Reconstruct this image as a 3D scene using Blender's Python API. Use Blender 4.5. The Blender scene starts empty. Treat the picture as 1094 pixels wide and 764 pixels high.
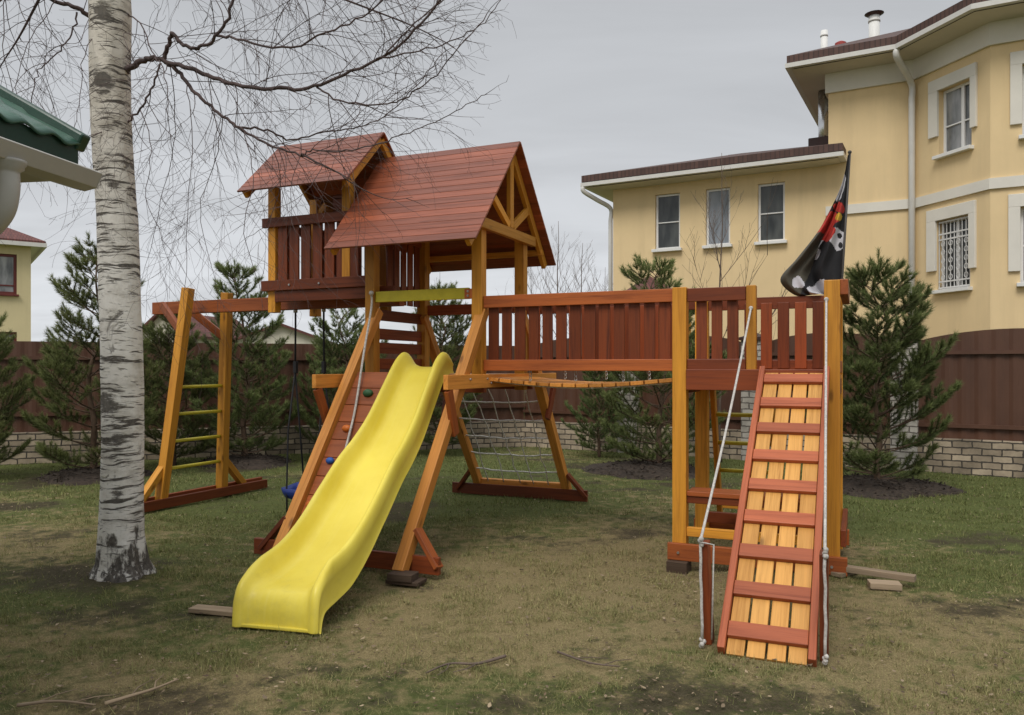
import bpy, math, random
import numpy as np
from mathutils import Vector, Matrix

random.seed(7)
RNG = np.random.default_rng(11)
scene = bpy.context.scene
COL = scene.collection
R = math.radians

# ------------------------------------------------------------------ camera model of the photograph
F, CX, HY, CH = 850.0, 547.0, 392.0, 1.6          # focal length (px of 1094), centre, horizon row, eye height
ANG = R(23.6)
CA, SA = math.cos(ANG), math.sin(ANG)


def P(px, py, Y):
    return Vector(((px - CX) / F * Y, Y, CH + (HY - py) / F * Y))


def G(px, py):
    Y = F * CH / (py - HY)
    return Vector(((px - CX) / F * Y, Y, 0))


def UV(u, v, z=0.0):                               # playground axes -> world
    return Vector((u * CA + v * SA, -u * SA + v * CA, z))


# ------------------------------------------------------------------ value noise (numpy)
def vnoise(x, y, seed=0):
    x = np.asarray(x, float); y = np.asarray(y, float)
    xi = np.floor(x).astype(np.int64); yi = np.floor(y).astype(np.int64)
    fx = x - xi; fy = y - yi
    fx = fx * fx * (3 - 2 * fx); fy = fy * fy * (3 - 2 * fy)

    def h(a, b):
        n = (a * 374761393 + b * 668265263 + seed * 974634777) & 0xffffffff
        n = ((n ^ (n >> 13)) * 1274126177) & 0xffffffff
        n = (n ^ (n >> 16)) & 0xffffffff
        return n / 4294967295.0
    a = h(xi, yi); b = h(xi + 1, yi); c = h(xi, yi + 1); d = h(xi + 1, yi + 1)
    return (a * (1 - fx) + b * fx) * (1 - fy) + (c * (1 - fx) + d * fx) * fy


def fbm(x, y, seed=0, o=4):
    s = 0; a = .5; t = 0
    for i in range(o):
        s = s + a * vnoise(x * 2 ** i, y * 2 ** i, seed + i * 7); t += a; a *= .5
    return s / t


R0_DIP = UV(-1.37, 6.55)
LEG_DIP = UV(-3.12, 5.15)
BIRCH = G(128, 618)


def gz(x, y):
    x = np.asarray(x, float); y = np.asarray(y, float)
    z = (fbm(x * .55, y * .55, 3, 3) - .5) * .05 + (fbm(x * 2.6, y * 2.6, 9, 3) - .5) * .030
    near = np.exp(-((x - .2) ** 2 + (y - 7.5) ** 2) / 14.0)
    z = z * (1 - .45 * near) - .012
    z = z - .085 * np.exp(-((x - R0_DIP.x) ** 2 + (y - R0_DIP.y) ** 2) / .25)
    z = z - .04 * np.exp(-((x - LEG_DIP.x) ** 2 + (y - LEG_DIP.y) ** 2) / .15)
    z = z + .05 * np.exp(-((x - BIRCH.x) ** 2 + (y - BIRCH.y) ** 2) / .18)
    return z


def gzf(x, y):
    return float(gz(np.array([x]), np.array([y]))[0])


# ------------------------------------------------------------------ materials
def new_mat(name):
    m = bpy.data.materials.new(name); m.use_nodes = True
    nt = m.node_tree; nt.nodes.clear()
    out = nt.nodes.new('ShaderNodeOutputMaterial')
    b = nt.nodes.new('ShaderNodeBsdfPrincipled')
    nt.links.new(b.outputs[0], out.inputs[0])
    return m, nt, b


def N(nt, t, **kw):
    n = nt.nodes.new(t)
    for k, v in kw.items():
        setattr(n, k, v)
    return n


def L(nt, a, b):
    nt.links.new(a, b)


def attr(nt, name):
    n = N(nt, 'ShaderNodeAttribute'); n.attribute_name = name
    return n


def scaled(nt, src, sc):
    m = N(nt, 'ShaderNodeMapping'); m.inputs['Scale'].default_value = sc
    L(nt, src, m.inputs[0]); return m.outputs[0]


def noise(nt, vec, scale=1.0, detail=4, rough=.55, dist=0.0):
    n = N(nt, 'ShaderNodeTexNoise'); n.inputs['Scale'].default_value = scale
    n.inputs['Detail'].default_value = detail; n.inputs['Roughness'].default_value = rough
    n.inputs['Distortion'].default_value = dist
    L(nt, vec, n.inputs['Vector']); return n.outputs[0]


def ramp(nt, fac, stops, interp='LINEAR'):
    r = N(nt, 'ShaderNodeValToRGB'); cr = r.color_ramp; cr.interpolation = interp
    while len(cr.elements) < len(stops):
        cr.elements.new(.5)
    for e, (p, c) in zip(cr.elements, stops):
        e.position = p
        e.color = (c[0], c[1], c[2], 1) if not isinstance(c, (int, float)) else (c, c, c, 1)
    L(nt, fac, r.inputs[0]); return r.outputs[0]


def mix(nt, fac, a, b, mode='MIX'):
    m = N(nt, 'ShaderNodeMix', data_type='RGBA', blend_type=mode)
    if isinstance(fac, (int, float)): m.inputs[0].default_value = fac
    else: L(nt, fac, m.inputs[0])
    for i, c in ((6, a), (7, b)):
        if isinstance(c, tuple): m.inputs[i].default_value = (c[0], c[1], c[2], 1)
        else: L(nt, c, m.inputs[i])
    return m.outputs[2]


def math_n(nt, op, a, b=None, clamp=False):
    m = N(nt, 'ShaderNodeMath', operation=op); m.use_clamp = clamp
    for i, c in ((0, a), (1, b)):
        if c is None: continue
        if isinstance(c, (int, float)): m.inputs[i].default_value = c
        else: L(nt, c, m.inputs[i])
    return m.outputs[0]


def bump(nt, b, h, strength=.3, dist=.01):
    n = N(nt, 'ShaderNodeBump'); n.inputs['Strength'].default_value = strength
    n.inputs['Distance'].default_value = dist
    L(nt, h, n.inputs['Height']); L(nt, n.outputs[0], b.inputs['Normal'])


def mul(c, k):
    return tuple(min(1, x * k) for x in c)


def wood(name, base, dark, rough=.5, vary=.35, knots=True, spec=.35):
    """varnished softwood; grain runs along the beam's own length (gc.x)"""
    m, nt, b = new_mat(name)
    gc = attr(nt, 'gc').outputs['Vector']; tone = attr(nt, 'tone').outputs['Fac']
    n1 = noise(nt, scaled(nt, gc, (1.3, 26, 26)), 1, 5, .6, .6)
    n2 = noise(nt, scaled(nt, gc, (4, 160, 160)), 1, 3, .6)
    n3 = noise(nt, scaled(nt, gc, (.9, 3, 3)), 1, 3, .5)
    f = math_n(nt, 'ADD', math_n(nt, 'MULTIPLY', n1, .62), math_n(nt, 'MULTIPLY', n2, .38))
    col = ramp(nt, f, [(.32, mul(dark, .85)), (.5, base), (.66, mul(base, 1.2))])
    col = mix(nt, math_n(nt, 'MULTIPLY', ramp(nt, n3, [(.38, 0), (.7, 1)]), .5), col, mul(dark, 1.1))
    if knots:
        v = N(nt, 'ShaderNodeTexVoronoi'); v.inputs['Scale'].default_value = 1
        v.inputs['Randomness'].default_value = 1
        L(nt, scaled(nt, gc, (2.6, 7, 7)), v.inputs['Vector'])
        k = ramp(nt, v.outputs['Distance'], [(.06, 1), (.17, 0)])
        col = mix(nt, math_n(nt, 'MULTIPLY', k, .8), col, mul(dark, .4))
    tv = N(nt, 'ShaderNodeMapRange'); tv.inputs[3].default_value = 1 - vary; tv.inputs[4].default_value = 1 + vary * .6
    L(nt, tone, tv.inputs[0])
    hsv = N(nt, 'ShaderNodeHueSaturation'); L(nt, col, hsv.inputs['Color']); L(nt, tv.outputs[0], hsv.inputs['Value'])
    L(nt, hsv.outputs[0], b.inputs['Base Color'])
    L(nt, ramp(nt, n1, [(.3, rough + .12), (.7, rough - .08)]), b.inputs['Roughness'])
    b.inputs['Specular IOR Level'].default_value = spec
    bump(nt, b, f, .25, .004)
    return m


def plain(name, col, rough=.5, metal=0.0, var=.18, scale=6, bmp=0.0, spec=.4, coords='gc'):
    m, nt, b = new_mat(name)
    if coords == 'gc': v = attr(nt, 'gc').outputs['Vector']
    else: v = N(nt, 'ShaderNodeTexCoord').outputs['Object']
    n = noise(nt, v, scale, 5, .6)
    c = ramp(nt, n, [(.3, mul(col, 1 - var)), (.7, mul(col, 1 + var * .6))])
    L(nt, c, b.inputs['Base Color'])
    L(nt, ramp(nt, n, [(.3, max(0.02, rough - .08)), (.7, min(1, rough + .1))]), b.inputs['Roughness'])
    b.inputs['Metallic'].default_value = metal
    b.inputs['Specular IOR Level'].default_value = spec
    if bmp:
        bump(nt, b, noise(nt, v, scale * 12, 4, .6), bmp, .01)
    return m


YEL = wood('honey_pine', (.62, .275, .030), (.42, .16, .015))
ORA = wood('orange_pine', (.68, .285, .055), (.46, .165, .028))
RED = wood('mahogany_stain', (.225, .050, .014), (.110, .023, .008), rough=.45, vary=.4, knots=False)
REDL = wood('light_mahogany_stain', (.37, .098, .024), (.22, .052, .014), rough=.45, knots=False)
RAMPRED = wood('ramp_red_stain', (.40, .105, .040), (.26, .06, .024), rough=.5, knots=False)
RAMPYEL = wood('ramp_yellow_planks', (.60, .305, .075), (.42, .185, .035), rough=.5, vary=.2)
ROOF = wood('roof_board_stain', (.31, .080, .032), (.17, .042, .018), rough=.42, vary=.34, knots=False, spec=.5)
YGRN = plain('yellow_green_paint', (.50, .42, .03), .45)
GREYWOOD = wood('weathered_timber', (.36, .27, .18), (.22, .16, .10), rough=.8, vary=.4)
DARKBLK = wood('dark_block_timber', (.085, .055, .035), (.05, .03, .02), rough=.8)
ROPE = plain('white_rope', (.52, .49, .45), .9, var=.35, scale=60, bmp=.4)
NETROPE = plain('net_rope', (.66, .63, .58), .9, var=.3, scale=60)
BLACKROPE = plain('black_rope', (.018, .018, .02), .8, scale=40)
STEEL = plain('zinc_bolt', (.45, .44, .42), .4, metal=.9)
HOLDG = plain('green_hold_plastic', (.03, .10, .04), .5)
HOLDB = plain('blue_hold_plastic', (.02, .09, .35), .45)
HOLDO = plain('orange_hold_plastic', (.65, .16, .02), .5)
BLUE = plain('blue_swing_plastic', (.015, .035, .19), .4)
WHITE = plain('white_paint', (.72, .71, .68), .55, var=.06, scale=2, bmp=.05)
TRIM = plain('white_plaster_trim', (.70, .665, .59), .75, var=.08, scale=1.5, bmp=.1)
SOFFIT = plain('cream_soffit', (.60, .55, .46), .7, var=.06, scale=2)
PVC = plain('white_plastic_frame', (.76, .75, .73), .35, var=.03)
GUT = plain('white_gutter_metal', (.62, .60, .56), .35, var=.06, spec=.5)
GUTD = plain('shaded_gutter_metal', (.40, .385, .35), .4, var=.08)  # white gutter metal darkened: shade under the eave put into the colour
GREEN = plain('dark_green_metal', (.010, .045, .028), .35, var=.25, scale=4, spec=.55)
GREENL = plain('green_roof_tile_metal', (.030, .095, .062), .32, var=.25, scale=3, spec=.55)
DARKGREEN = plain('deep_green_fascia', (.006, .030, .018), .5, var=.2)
GRILLE = plain('white_iron_grille', (.62, .61, .59), .5)
INOX = plain('stainless_pipe', (.62, .62, .62), .25, metal=1.0, var=.1)
REDMETAL = plain('red_vent_metal', (.35, .05, .04), .5)
CAPBR = plain('brown_metal_cap', (.06, .03, .025), .45)
GRASSDK = plain('bare_twig_bark', (.13, .095, .075), .9, var=.3, scale=8)
TWIG = plain('birch_twig_bark', (.085, .058, .054), .85, var=.35, scale=6)
PINEBARK = plain('pine_bark', (.11, .07, .045), .95, var=.4, scale=14, bmp=.5)
FENCEMET = None


def stucco(name, col):
    m, nt, b = new_mat(name)
    o = N(nt, 'ShaderNodeTexCoord').outputs['Object']
    n = noise(nt, o, .7, 5, .65); n2 = noise(nt, scaled(nt, o, (2.2, 2.2, .22)), 1.2, 5, .65)
    c = ramp(nt, n, [(.25, mul(col, .90)), (.75, mul(col, 1.05))])
    c = mix(nt, math_n(nt, 'MULTIPLY', ramp(nt, n2, [(.48, 0), (.70, 1)]), .5), c, mul(col, .82))
    L(nt, c, b.inputs['Base Color']); b.inputs['Roughness'].default_value = .85
    b.inputs['Specular IOR Level'].default_value = .2
    bump(nt, b, noise(nt, o, 90, 3, .6), .25, .004)
    return m


STUCCO = stucco('yellow_stucco', (.75, .572, .325))
STUCCO2 = stucco('pale_yellow_stucco', (.66, .56, .33))
STUCCOW = stucco('cream_stucco', (.62, .58, .48))


def brick_mat(name, c1, c2, mortar):
    m, nt, b = new_mat(name)
    gc = attr(nt, 'gc').outputs['Vector']
    t = N(nt, 'ShaderNodeTexBrick')
    t.inputs['Scale'].default_value = 1; t.inputs['Brick Width'].default_value = .26
    t.inputs['Row Height'].default_value = .10; t.inputs['Mortar Size'].default_value = .011
    t.inputs['Mortar Smooth'].default_value = .2; t.inputs['Bias'].default_value = 0
    t.inputs['Color1'].default_value = (*c1, 1); t.inputs['Color2'].default_value = (*c2, 1)
    t.inputs['Mortar'].default_value = (*mortar, 1)
    wob = noise(nt, gc, 6, 3, .6)
    add = N(nt, 'ShaderNodeVectorMath', operation='MULTIPLY_ADD')
    add.inputs[1].default_value = (.045, .045, .045); L(nt, wob, add.inputs[0]); L(nt, gc, add.inputs[2])
    L(nt, add.outputs[0], t.inputs['Vector'])
    dirt = ramp(nt, noise(nt, scaled(nt, gc, (1, 1, 1)), 2.5, 5, .7), [(.35, .45), (.65, 1)])
    L(nt, mix(nt, .8, t.outputs['Color'], dirt, 'MULTIPLY'), b.inputs['Base Color'])
    b.inputs['Roughness'].default_value = .9
    inv = math_n(nt, 'SUBTRACT', 1.0, t.outputs['Fac'])
    bump(nt, b, inv, .7, .02)
    return m


BRICK = brick_mat('pale_silicate_brick', (.52, .42, .30), (.29, .23, .16), (.07, .058, .045))
BRICKW = brick_mat('white_silicate_brick', (.55, .51, .45), (.42, .38, .32), (.15, .13, .11))


def fence_metal():
    m, nt, b = new_mat('brown_fence_sheet')
    gc = attr(nt, 'gc').outputs['Vector']
    n = noise(nt, scaled(nt, gc, (1.5, 1.5, .4)), 2, 5, .6)
    L(nt, ramp(nt, n, [(.3, (.066, .026, .013)), (.7, (.100, .042, .022))]), b.inputs['Base Color'])
    b.inputs['Roughness'].default_value = .55
    return m


FENCEMET = fence_metal()


def tile_mat(name, c1, c2):
    m, nt, b = new_mat(name)
    gc = attr(nt, 'gc').outputs['Vector']
    t = N(nt, 'ShaderNodeTexBrick'); t.inputs['Brick Width'].default_value = .10
    t.inputs['Row Height'].default_value = .25; t.inputs['Mortar Size'].default_value = .012
    t.inputs['Scale'].default_value = 1
    t.inputs['Color1'].default_value = (*c1, 1); t.inputs['Color2'].default_value = (*c2, 1)
    t.inputs['Mortar'].default_value = (*mul(c1, .45), 1)
    L(nt, gc, t.inputs['Vector'])
    L(nt, mix(nt, .5, t.outputs['Color'], ramp(nt, noise(nt, gc, 5, 4), [(.3, .5), (.7, 1)]), 'MULTIPLY'), b.inputs['Base Color'])
    b.inputs['Roughness'].default_value = .75
    return m


TILE = tile_mat('brown_roof_tile', (.11, .055, .042), (.075, .036, .028))
TILER = tile_mat('dark_red_roof_tile', (.17, .055, .045), (.12, .04, .032))


def glass_mat(name, c1, c2, rough=.06):
    m, nt, b = new_mat(name)
    o = N(nt, 'ShaderNodeTexCoord').outputs['Object']
    n = noise(nt, scaled(nt, o, (3, 3, .8)), 1.5, 3, .5)
    L(nt, ramp(nt, n, [(.35, c1), (.65, c2)]), b.inputs['Base Color'])
    b.inputs['Roughness'].default_value = rough; b.inputs['Specular IOR Level'].default_value = .5
    w = noise(nt, o, 1.2, 2, .5); bump(nt, b, w, .15, .02)
    return m


GLASS = glass_mat('window_glass_dark', (.03, .034, .034), (.085, .09, .085))
GLASSL = glass_mat('window_glass_curtain', (.09, .095, .095), (.33, .33, .33))


def birch_mat():
    m, nt, b = new_mat('birch_bark')
    o = N(nt, 'ShaderNodeTexCoord').outputs['Object']
    sep = N(nt, 'ShaderNodeSeparateXYZ'); L(nt, o, sep.inputs[0]); z = sep.outputs[2]
    white = ramp(nt, noise(nt, scaled(nt, o, (5, 5, 9)), 1, 5, .65), [(.28, (.40, .375, .33)), (.5, (.66, .635, .59)), (.75, (.74, .725, .69))])
    dis = noise(nt, scaled(nt, o, (3, 3, 6)), 1, 2, .5)
    v = N(nt, 'ShaderNodeVectorMath', operation='MULTIPLY_ADD'); v.inputs[1].default_value = (.0, .0, .10)
    L(nt, dis, v.inputs[0]); L(nt, o, v.inputs[2])
    l1 = noise(nt, scaled(nt, v.outputs[0], (4.0, 4.0, 48)), 1, 5, .62)
    l2 = noise(nt, scaled(nt, v.outputs[0], (11, 11, 85)), 1, 3, .6)
    band = ramp(nt, noise(nt, scaled(nt, v.outputs[0], (1.1, 1.1, 3.5)), 1, 3, .6), [(.38, 0), (.68, .14)])
    s1 = math_n(nt, 'ADD', l1, band)
    lent = ramp(nt, s1, [(.605, 0), (.65, .97)])
    lent2 = ramp(nt, l2, [(.62, 0), (.68, .7)])
    dk = math_n(nt, 'MAXIMUM', lent, lent2)
    # rough black bark at the foot, patchy scars higher
    foot = N(nt, 'ShaderNodeMapRange'); foot.inputs[1].default_value = .95; foot.inputs[2].default_value = 0.0
    foot.inputs[3].default_value = -.20; foot.inputs[4].default_value = .13; L(nt, z, foot.inputs[0])
    fn = noise(nt, scaled(nt, o, (11, 11, 5)), 1, 5, .65)
    fk = ramp(nt, math_n(nt, 'ADD', fn, foot.outputs[0]), [(.53, 0), (.62, 1)])
    sc = ramp(nt, noise(nt, scaled(nt, o, (3.2, 3.2, 2.8)), 1, 5, .72, .6), [(.60, 0), (.66, .85)])
    dk = math_n(nt, 'MAXIMUM', math_n(nt, 'MAXIMUM', dk, fk), sc)
    ww = noise(nt, scaled(nt, o, (9, 9, 22)), 1, 5, .7)
    for (c, r_) in (((-.06, -.13, 3.72), .095), ((-.06, -.13, 4.22), .085), ((-.03, -.14, 1.33), .105), ((.03, -.14, 2.95), .05), ((.05, -.13, 1.05), .05), ((.05, -.13, .66), .045)):
        dv = N(nt, 'ShaderNodeVectorMath', operation='DISTANCE'); L(nt, o, dv.inputs[0]); dv.inputs[1].default_value = c
        q = math_n(nt, 'ADD', math_n(nt, 'DIVIDE', dv.outputs['Value'], r_), math_n(nt, 'MULTIPLY', math_n(nt, 'SUBTRACT', ww, .5), 3.6))
        dk = math_n(nt, 'MAXIMUM', dk, ramp(nt, q, [(.55, .92), (1.0, 0)]))
    dark = ramp(nt, noise(nt, o, 40, 4, .6), [(.3, (.030, .026, .022)), (.7, (.12, .105, .088))])
    c = mix(nt, dk, white, dark)
    up = N(nt, 'ShaderNodeMapRange'); up.inputs[1].default_value = 2.2; up.inputs[2].default_value = 3.6
    up.inputs[4].default_value = .55; L(nt, z, up.inputs[0])
    c = mix(nt, up.outputs[0], c, mix(nt, 1.0, c, (.82, .74, .60), 'MULTIPLY'))     # upper bark is tanner
    L(nt, c, b.inputs['Base Color']); b.inputs['Roughness'].default_value = .8
    h = math_n(nt, 'SUBTRACT', fn, math_n(nt, 'MULTIPLY', dk, .7))
    bump(nt, b, h, .6, .02)
    return m


BIRCHM = birch_mat()


def blade_mat(name, straw, green, straw2, trans=.0):
    m, nt, b = new_mat(name)
    t = attr(nt, 'tone').outputs['Fac']; g = attr(nt, 'gc')
    c = mix(nt, t, straw, green)
    sep = N(nt, 'ShaderNodeSeparateXYZ'); L(nt, g.outputs['Vector'], sep.inputs[0])
    c = mix(nt, math_n(nt, 'MULTIPLY', sep.outputs[0], .75), c, straw2)
    hsv = N(nt, 'ShaderNodeHueSaturation'); L(nt, c, hsv.inputs['Color'])
    mr = N(nt, 'ShaderNodeMapRange'); mr.inputs[3].default_value = .6; mr.inputs[4].default_value = 1.35
    L(nt, sep.outputs[1], mr.inputs[0]); L(nt, mr.outputs[0], hsv.inputs['Value'])
    L(nt, hsv.outputs[0], b.inputs['Base Color'])
    b.inputs['Roughness'].default_value = .7; b.inputs['Specular IOR Level'].default_value = .2
    if trans:
        oi = N(nt, 'ShaderNodeObjectInfo'); v2 = N(nt, 'ShaderNodeHueSaturation'); mr2 = N(nt, 'ShaderNodeMapRange')
        mr2.inputs[3].default_value = .84; mr2.inputs[4].default_value = 1.2; L(nt, oi.outputs['Random'], mr2.inputs[0]); L(nt, mr2.outputs[0], v2.inputs['Value'])
        mr3 = N(nt, 'ShaderNodeMapRange'); mr3.inputs[3].default_value = .485; mr3.inputs[4].default_value = .515
        L(nt, math_n(nt, 'FRACT', math_n(nt, 'MULTIPLY', oi.outputs['Random'], 7.3)), mr3.inputs[0]); L(nt, mr3.outputs[0], v2.inputs['Hue'])
        L(nt, hsv.outputs[0], v2.inputs['Color']); L(nt, v2.outputs[0], b.inputs['Base Color'])
        tr = N(nt, 'ShaderNodeBsdfTranslucent'); L(nt, v2.outputs[0], tr.inputs['Color'])
        mx = N(nt, 'ShaderNodeMixShader'); mx.inputs[0].default_value = trans
        out = [n for n in nt.nodes if n.type == 'OUTPUT_MATERIAL'][0]
        L(nt, b.outputs[0], mx.inputs[1]); L(nt, tr.outputs[0], mx.inputs[2]); L(nt, mx.outputs[0], out.inputs[0])
    return m


GRASSM = blade_mat('grass_blades', (.37, .295, .155), (.130, .160, .046), (.24, .205, .09), .3)
LEAFM = blade_mat('dead_leaf', (.10, .062, .036), (.40, .31, .20), (.055, .036, .024))
NEEDLE = blade_mat('pine_needles', (.052, .078, .027), (.225, .27, .10), (.16, .16, .068), .38)


def ground_mat():
    m, nt, b = new_mat('lawn_soil')
    o = N(nt, 'ShaderNodeTexCoord').outputs['Object']
    g = attr(nt, 'tone').outputs['Fac']; gcs = N(nt, 'ShaderNodeSeparateXYZ'); L(nt, attr(nt, 'gc').outputs['Vector'], gcs.inputs[0])
    fine = noise(nt, o, 38, 6, .72); mid = noise(nt, o, 7, 5, .65); vf = noise(nt, o, 140, 3, .6)
    soil = ramp(nt, fine, [(.3, (.030, .024, .015)), (.7, (.105, .084, .054))])
    straw = ramp(nt, vf, [(.3, (.150, .118, .058)), (.7, (.37, .295, .15))])
    green = ramp(nt, fine, [(.3, (.060, .074, .022)), (.7, (.155, .172, .060))])
    f1 = math_n(nt, 'ADD', math_n(nt, 'ADD', g, .16), math_n(nt, 'MULTIPLY', math_n(nt, 'SUBTRACT', mid, .5), 1.5))
    c = mix(nt, ramp(nt, f1, [(.35, 0), (.62, 1)]), straw, green)
    f2 = math_n(nt, 'ADD', gcs.outputs[0], math_n(nt, 'ADD', math_n(nt, 'MULTIPLY', math_n(nt, 'SUBTRACT', fine, .5), 1.0), math_n(nt, 'MULTIPLY', math_n(nt, 'SUBTRACT', mid, .5), .9)))
    c = mix(nt, ramp(nt, f2, [(.46, 0), (.80, .9)]), c, soil)
    L(nt, c, b.inputs['Base Color']); b.inputs['Roughness'].default_value = .95
    b.inputs['Specular IOR Level'].default_value = .1
    bump(nt, b, math_n(nt, 'ADD', fine, math_n(nt, 'MULTIPLY', vf, .6)), .8, .03)
    return m


GROUNDM = ground_mat()
MULCH = plain('dark_mulch', (.050, .036, .026), .95, var=.6, scale=18, bmp=.9, coords='obj')


def plastic_yellow():
    m, nt, b = new_mat('yellow_slide_plastic')
    o = N(nt, 'ShaderNodeTexCoord').outputs['Object']
    n = noise(nt, o, 3, 4, .6); s = noise(nt, scaled(nt, attr(nt, 'gc').outputs['Vector'], (1.2, 45, 1)), 1, 3, .6)
    c = ramp(nt, n, [(.3, (.72, .575, .060)), (.7, (.80, .66, .095))])
    c = mix(nt, math_n(nt, 'MULTIPLY', ramp(nt, s, [(.5, 0), (.75, 1)]), .22), c, (.80, .70, .22))
    sp = N(nt, 'ShaderNodeSeparateXYZ'); L(nt, attr(nt, 'gc').outputs['Vector'], sp.inputs[0])
    low = N(nt, 'ShaderNodeMapRange'); low.inputs[1].default_value = 1.9; low.inputs[2].default_value = 3.5; low.inputs[3].default_value = -.14; low.inputs[4].default_value = .10; L(nt, sp.outputs[0], low.inputs[0])
    dn = noise(nt, o, 9, 6, .7)
    c = mix(nt, math_n(nt, 'MULTIPLY', ramp(nt, math_n(nt, 'ADD', dn, low.outputs[0]), [(.54, 0), (.80, 1)]), .24), c, (.38, .31, .10))
    L(nt, c, b.inputs['Base Color']); L(nt, ramp(nt, s, [(.3, .34), (.7, .5)]), b.inputs['Roughness'])
    b.inputs['Specular IOR Level'].default_value = .42
    return m


SLIDEM = plastic_yellow()


# ------------------------------------------------------------------ mesh builder
class MB:
    def __init__(self):
        self.v = []; self.f = []; self.gc = []; self.tone = []

    def add(self, vs, fs, gcs, tone=None):
        o = len(self.v); t = random.random() if tone is None else tone
        self.v += [tuple(x) for x in vs]; self.f += [tuple(i + o for i in f) for f in fs]
        self.gc += [tuple(g) for g in gcs]; self.tone += [t] * len(vs)

    def beam(self, p, q, w, h, up=(0, 0, 1), tone=None, ro=True):
        """box from p to q; w = width sideways, h = size along up"""
        p = Vector(p); q = Vector(q); d = (q - p); ln = d.length; d.normalize()
        u = Vector(up); s = d.cross(u)
        if s.length < 1e-4: s = d.cross(Vector((0, 1, 0)))
        s.normalize(); u = s.cross(d).normalized()
        r = Vector((random.uniform(0, 50), random.uniform(0, 50), random.uniform(0, 50))) if ro else Vector()
        vs = []; gs = []
        for e, c in ((0, p), (1, q)):
            for a, b in ((-1, -1), (1, -1), (1, 1), (-1, 1)):
                vs.append(c + s * (a * w / 2) + u * (b * h / 2))
                gs.append(r + Vector((e * ln, a * w / 2, b * h / 2)))
        self.add(vs, [(3, 2, 1, 0), (4, 5, 6, 7), (0, 1, 5, 4), (1, 2, 6, 5), (2, 3, 7, 6), (3, 0, 4, 7)], gs, tone)
        return self

    def box(self, a, b, tone=None):
        a = Vector(a); b = Vector(b); c = (a + b) / 2; s = Vector([abs(x) for x in (b - a)])
        k = max(range(3), key=lambda i: s[i])
        d = Vector((0, 0, 0)); d[k] = s[k] / 2
        if k == 2: return self.beam(c - d, c + d, s[0], s[1], (0, 1, 0), tone)
        if k == 0: return self.beam(c - d, c + d, s[1], s[2], (0, 0, 1), tone)
        return self.beam(c - d, c + d, s[0], s[2], (0, 0, 1), tone)

    def tube(self, pts, rad, n=8, caps=True, tone=None):
        pts = [Vector(p) for p in pts]; m = len(pts)
        if not hasattr(rad, '__len__'): rad = [rad] * m
        r0 = Vector((random.uniform(0, 30), random.uniform(0, 30), 0)); vs = []; gs = []; s = 0
        t = (pts[1] - pts[0]).normalized()
        ref = Vector((0, 0, 1)) if abs(t.z) < .9 else Vector((1, 0, 0))
        a = t.cross(ref).normalized()
        for i in range(m):
            t = (pts[min(i + 1, m - 1)] - pts[max(i - 1, 0)])
            if t.length < 1e-9: t = Vector((0, 0, 1))
            t.normalize()
            a = (a - t * a.dot(t))
            if a.length < 1e-6: a = t.orthogonal()
            a.normalize(); b = t.cross(a)
            if i: s += (pts[i] - pts[i - 1]).length
            for k in range(n):
                th = 2 * math.pi * k / n
                o = a * math.cos(th) + b * math.sin(th)
                vs.append(pts[i] + o * rad[i]); gs.append(r0 + Vector((s, math.cos(th) * rad[i], math.sin(th) * rad[i])))
        fs = []
        for i in range(m - 1):
            for k in range(n):
                fs.append((i * n + k, i * n + (k + 1) % n, (i + 1) * n + (k + 1) % n, (i + 1) * n + k))
        if caps:
            fs.append(tuple(range(n - 1, -1, -1))); fs.append(tuple((m - 1) * n + k for k in range(n)))
        self.add(vs, fs, gs, tone); return self

    def prism(self, poly, d, tone=None):
        """closed polygon (list of Vectors) extruded by vector d"""
        poly = [Vector(p) for p in poly]; d = Vector(d); n = len(poly)
        vs = poly + [p + d for p in poly]
        fs = [tuple(range(n - 1, -1, -1)), tuple(range(n, 2 * n))]
        for i in range(n):
            j = (i + 1) % n; fs.append((i, j, n + j, n + i))
        e = (poly[1] - poly[0]).normalized(); g = [Vector(((p - poly[0]).dot(e), (p - poly[0]).z, (p - poly[0]).length)) for p in vs]
        self.add(vs, fs, g, tone); return self

    def quad(self, pts, gcs=None, tone=None):
        pts = [Vector(p) for p in pts]
        if gcs is None:
            e = (pts[1] - pts[0]).normalized(); n = e.cross(pts[-1] - pts[0]).normalized(); w = n.cross(e)
            gcs = [Vector(((p - pts[0]).dot(e), (p - pts[0]).dot(w), 0)) for p in pts]
        self.add(pts, [tuple(range(len(pts)))], gcs, tone); return self

    def sphere(self, c, r, n=10, m=7, sc=(1, 1, 1), tone=None):
        c = Vector(c); vs = []; fs = []
        for i in range(m + 1):
            ph = math.pi * i / m
            for k in range(n):
                th = 2 * math.pi * k / n
                vs.append(c + Vector((math.sin(ph) * math.cos(th) * sc[0], math.sin(ph) * math.sin(th) * sc[1], math.cos(ph) * sc[2])) * r)
        for i in range(m):
            for k in range(n):
                fs.append((i * n + k, (i + 1) * n + k, (i + 1) * n + (k + 1) % n, i * n + (k + 1) % n))
        self.add(vs, fs, vs, tone); return self

    def build(self, name, mat, parent=None, origin=(0, 0, 0), bevel=0.0, smooth=False, loc=None):
        o = Vector(origin)
        me = bpy.data.meshes.new(name)
        me.from_pydata([(x - o.x, y - o.y, z - o.z) for x, y, z in self.v], [], self.f)
        a = me.attributes.new('gc', 'FLOAT_VECTOR', 'POINT'); a.data.foreach_set('vector', np.array(self.gc, np.float32).ravel())
        t = me.attributes.new('tone', 'FLOAT', 'POINT'); t.data.foreach_set('value', np.array(self.tone, np.float32))
        if isinstance(mat, (list, tuple)):
            for mm in mat: me.materials.append(mm)
        else: me.materials.append(mat)
        if smooth: me.polygons.foreach_set('use_smooth', [True] * len(me.polygons))
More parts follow.
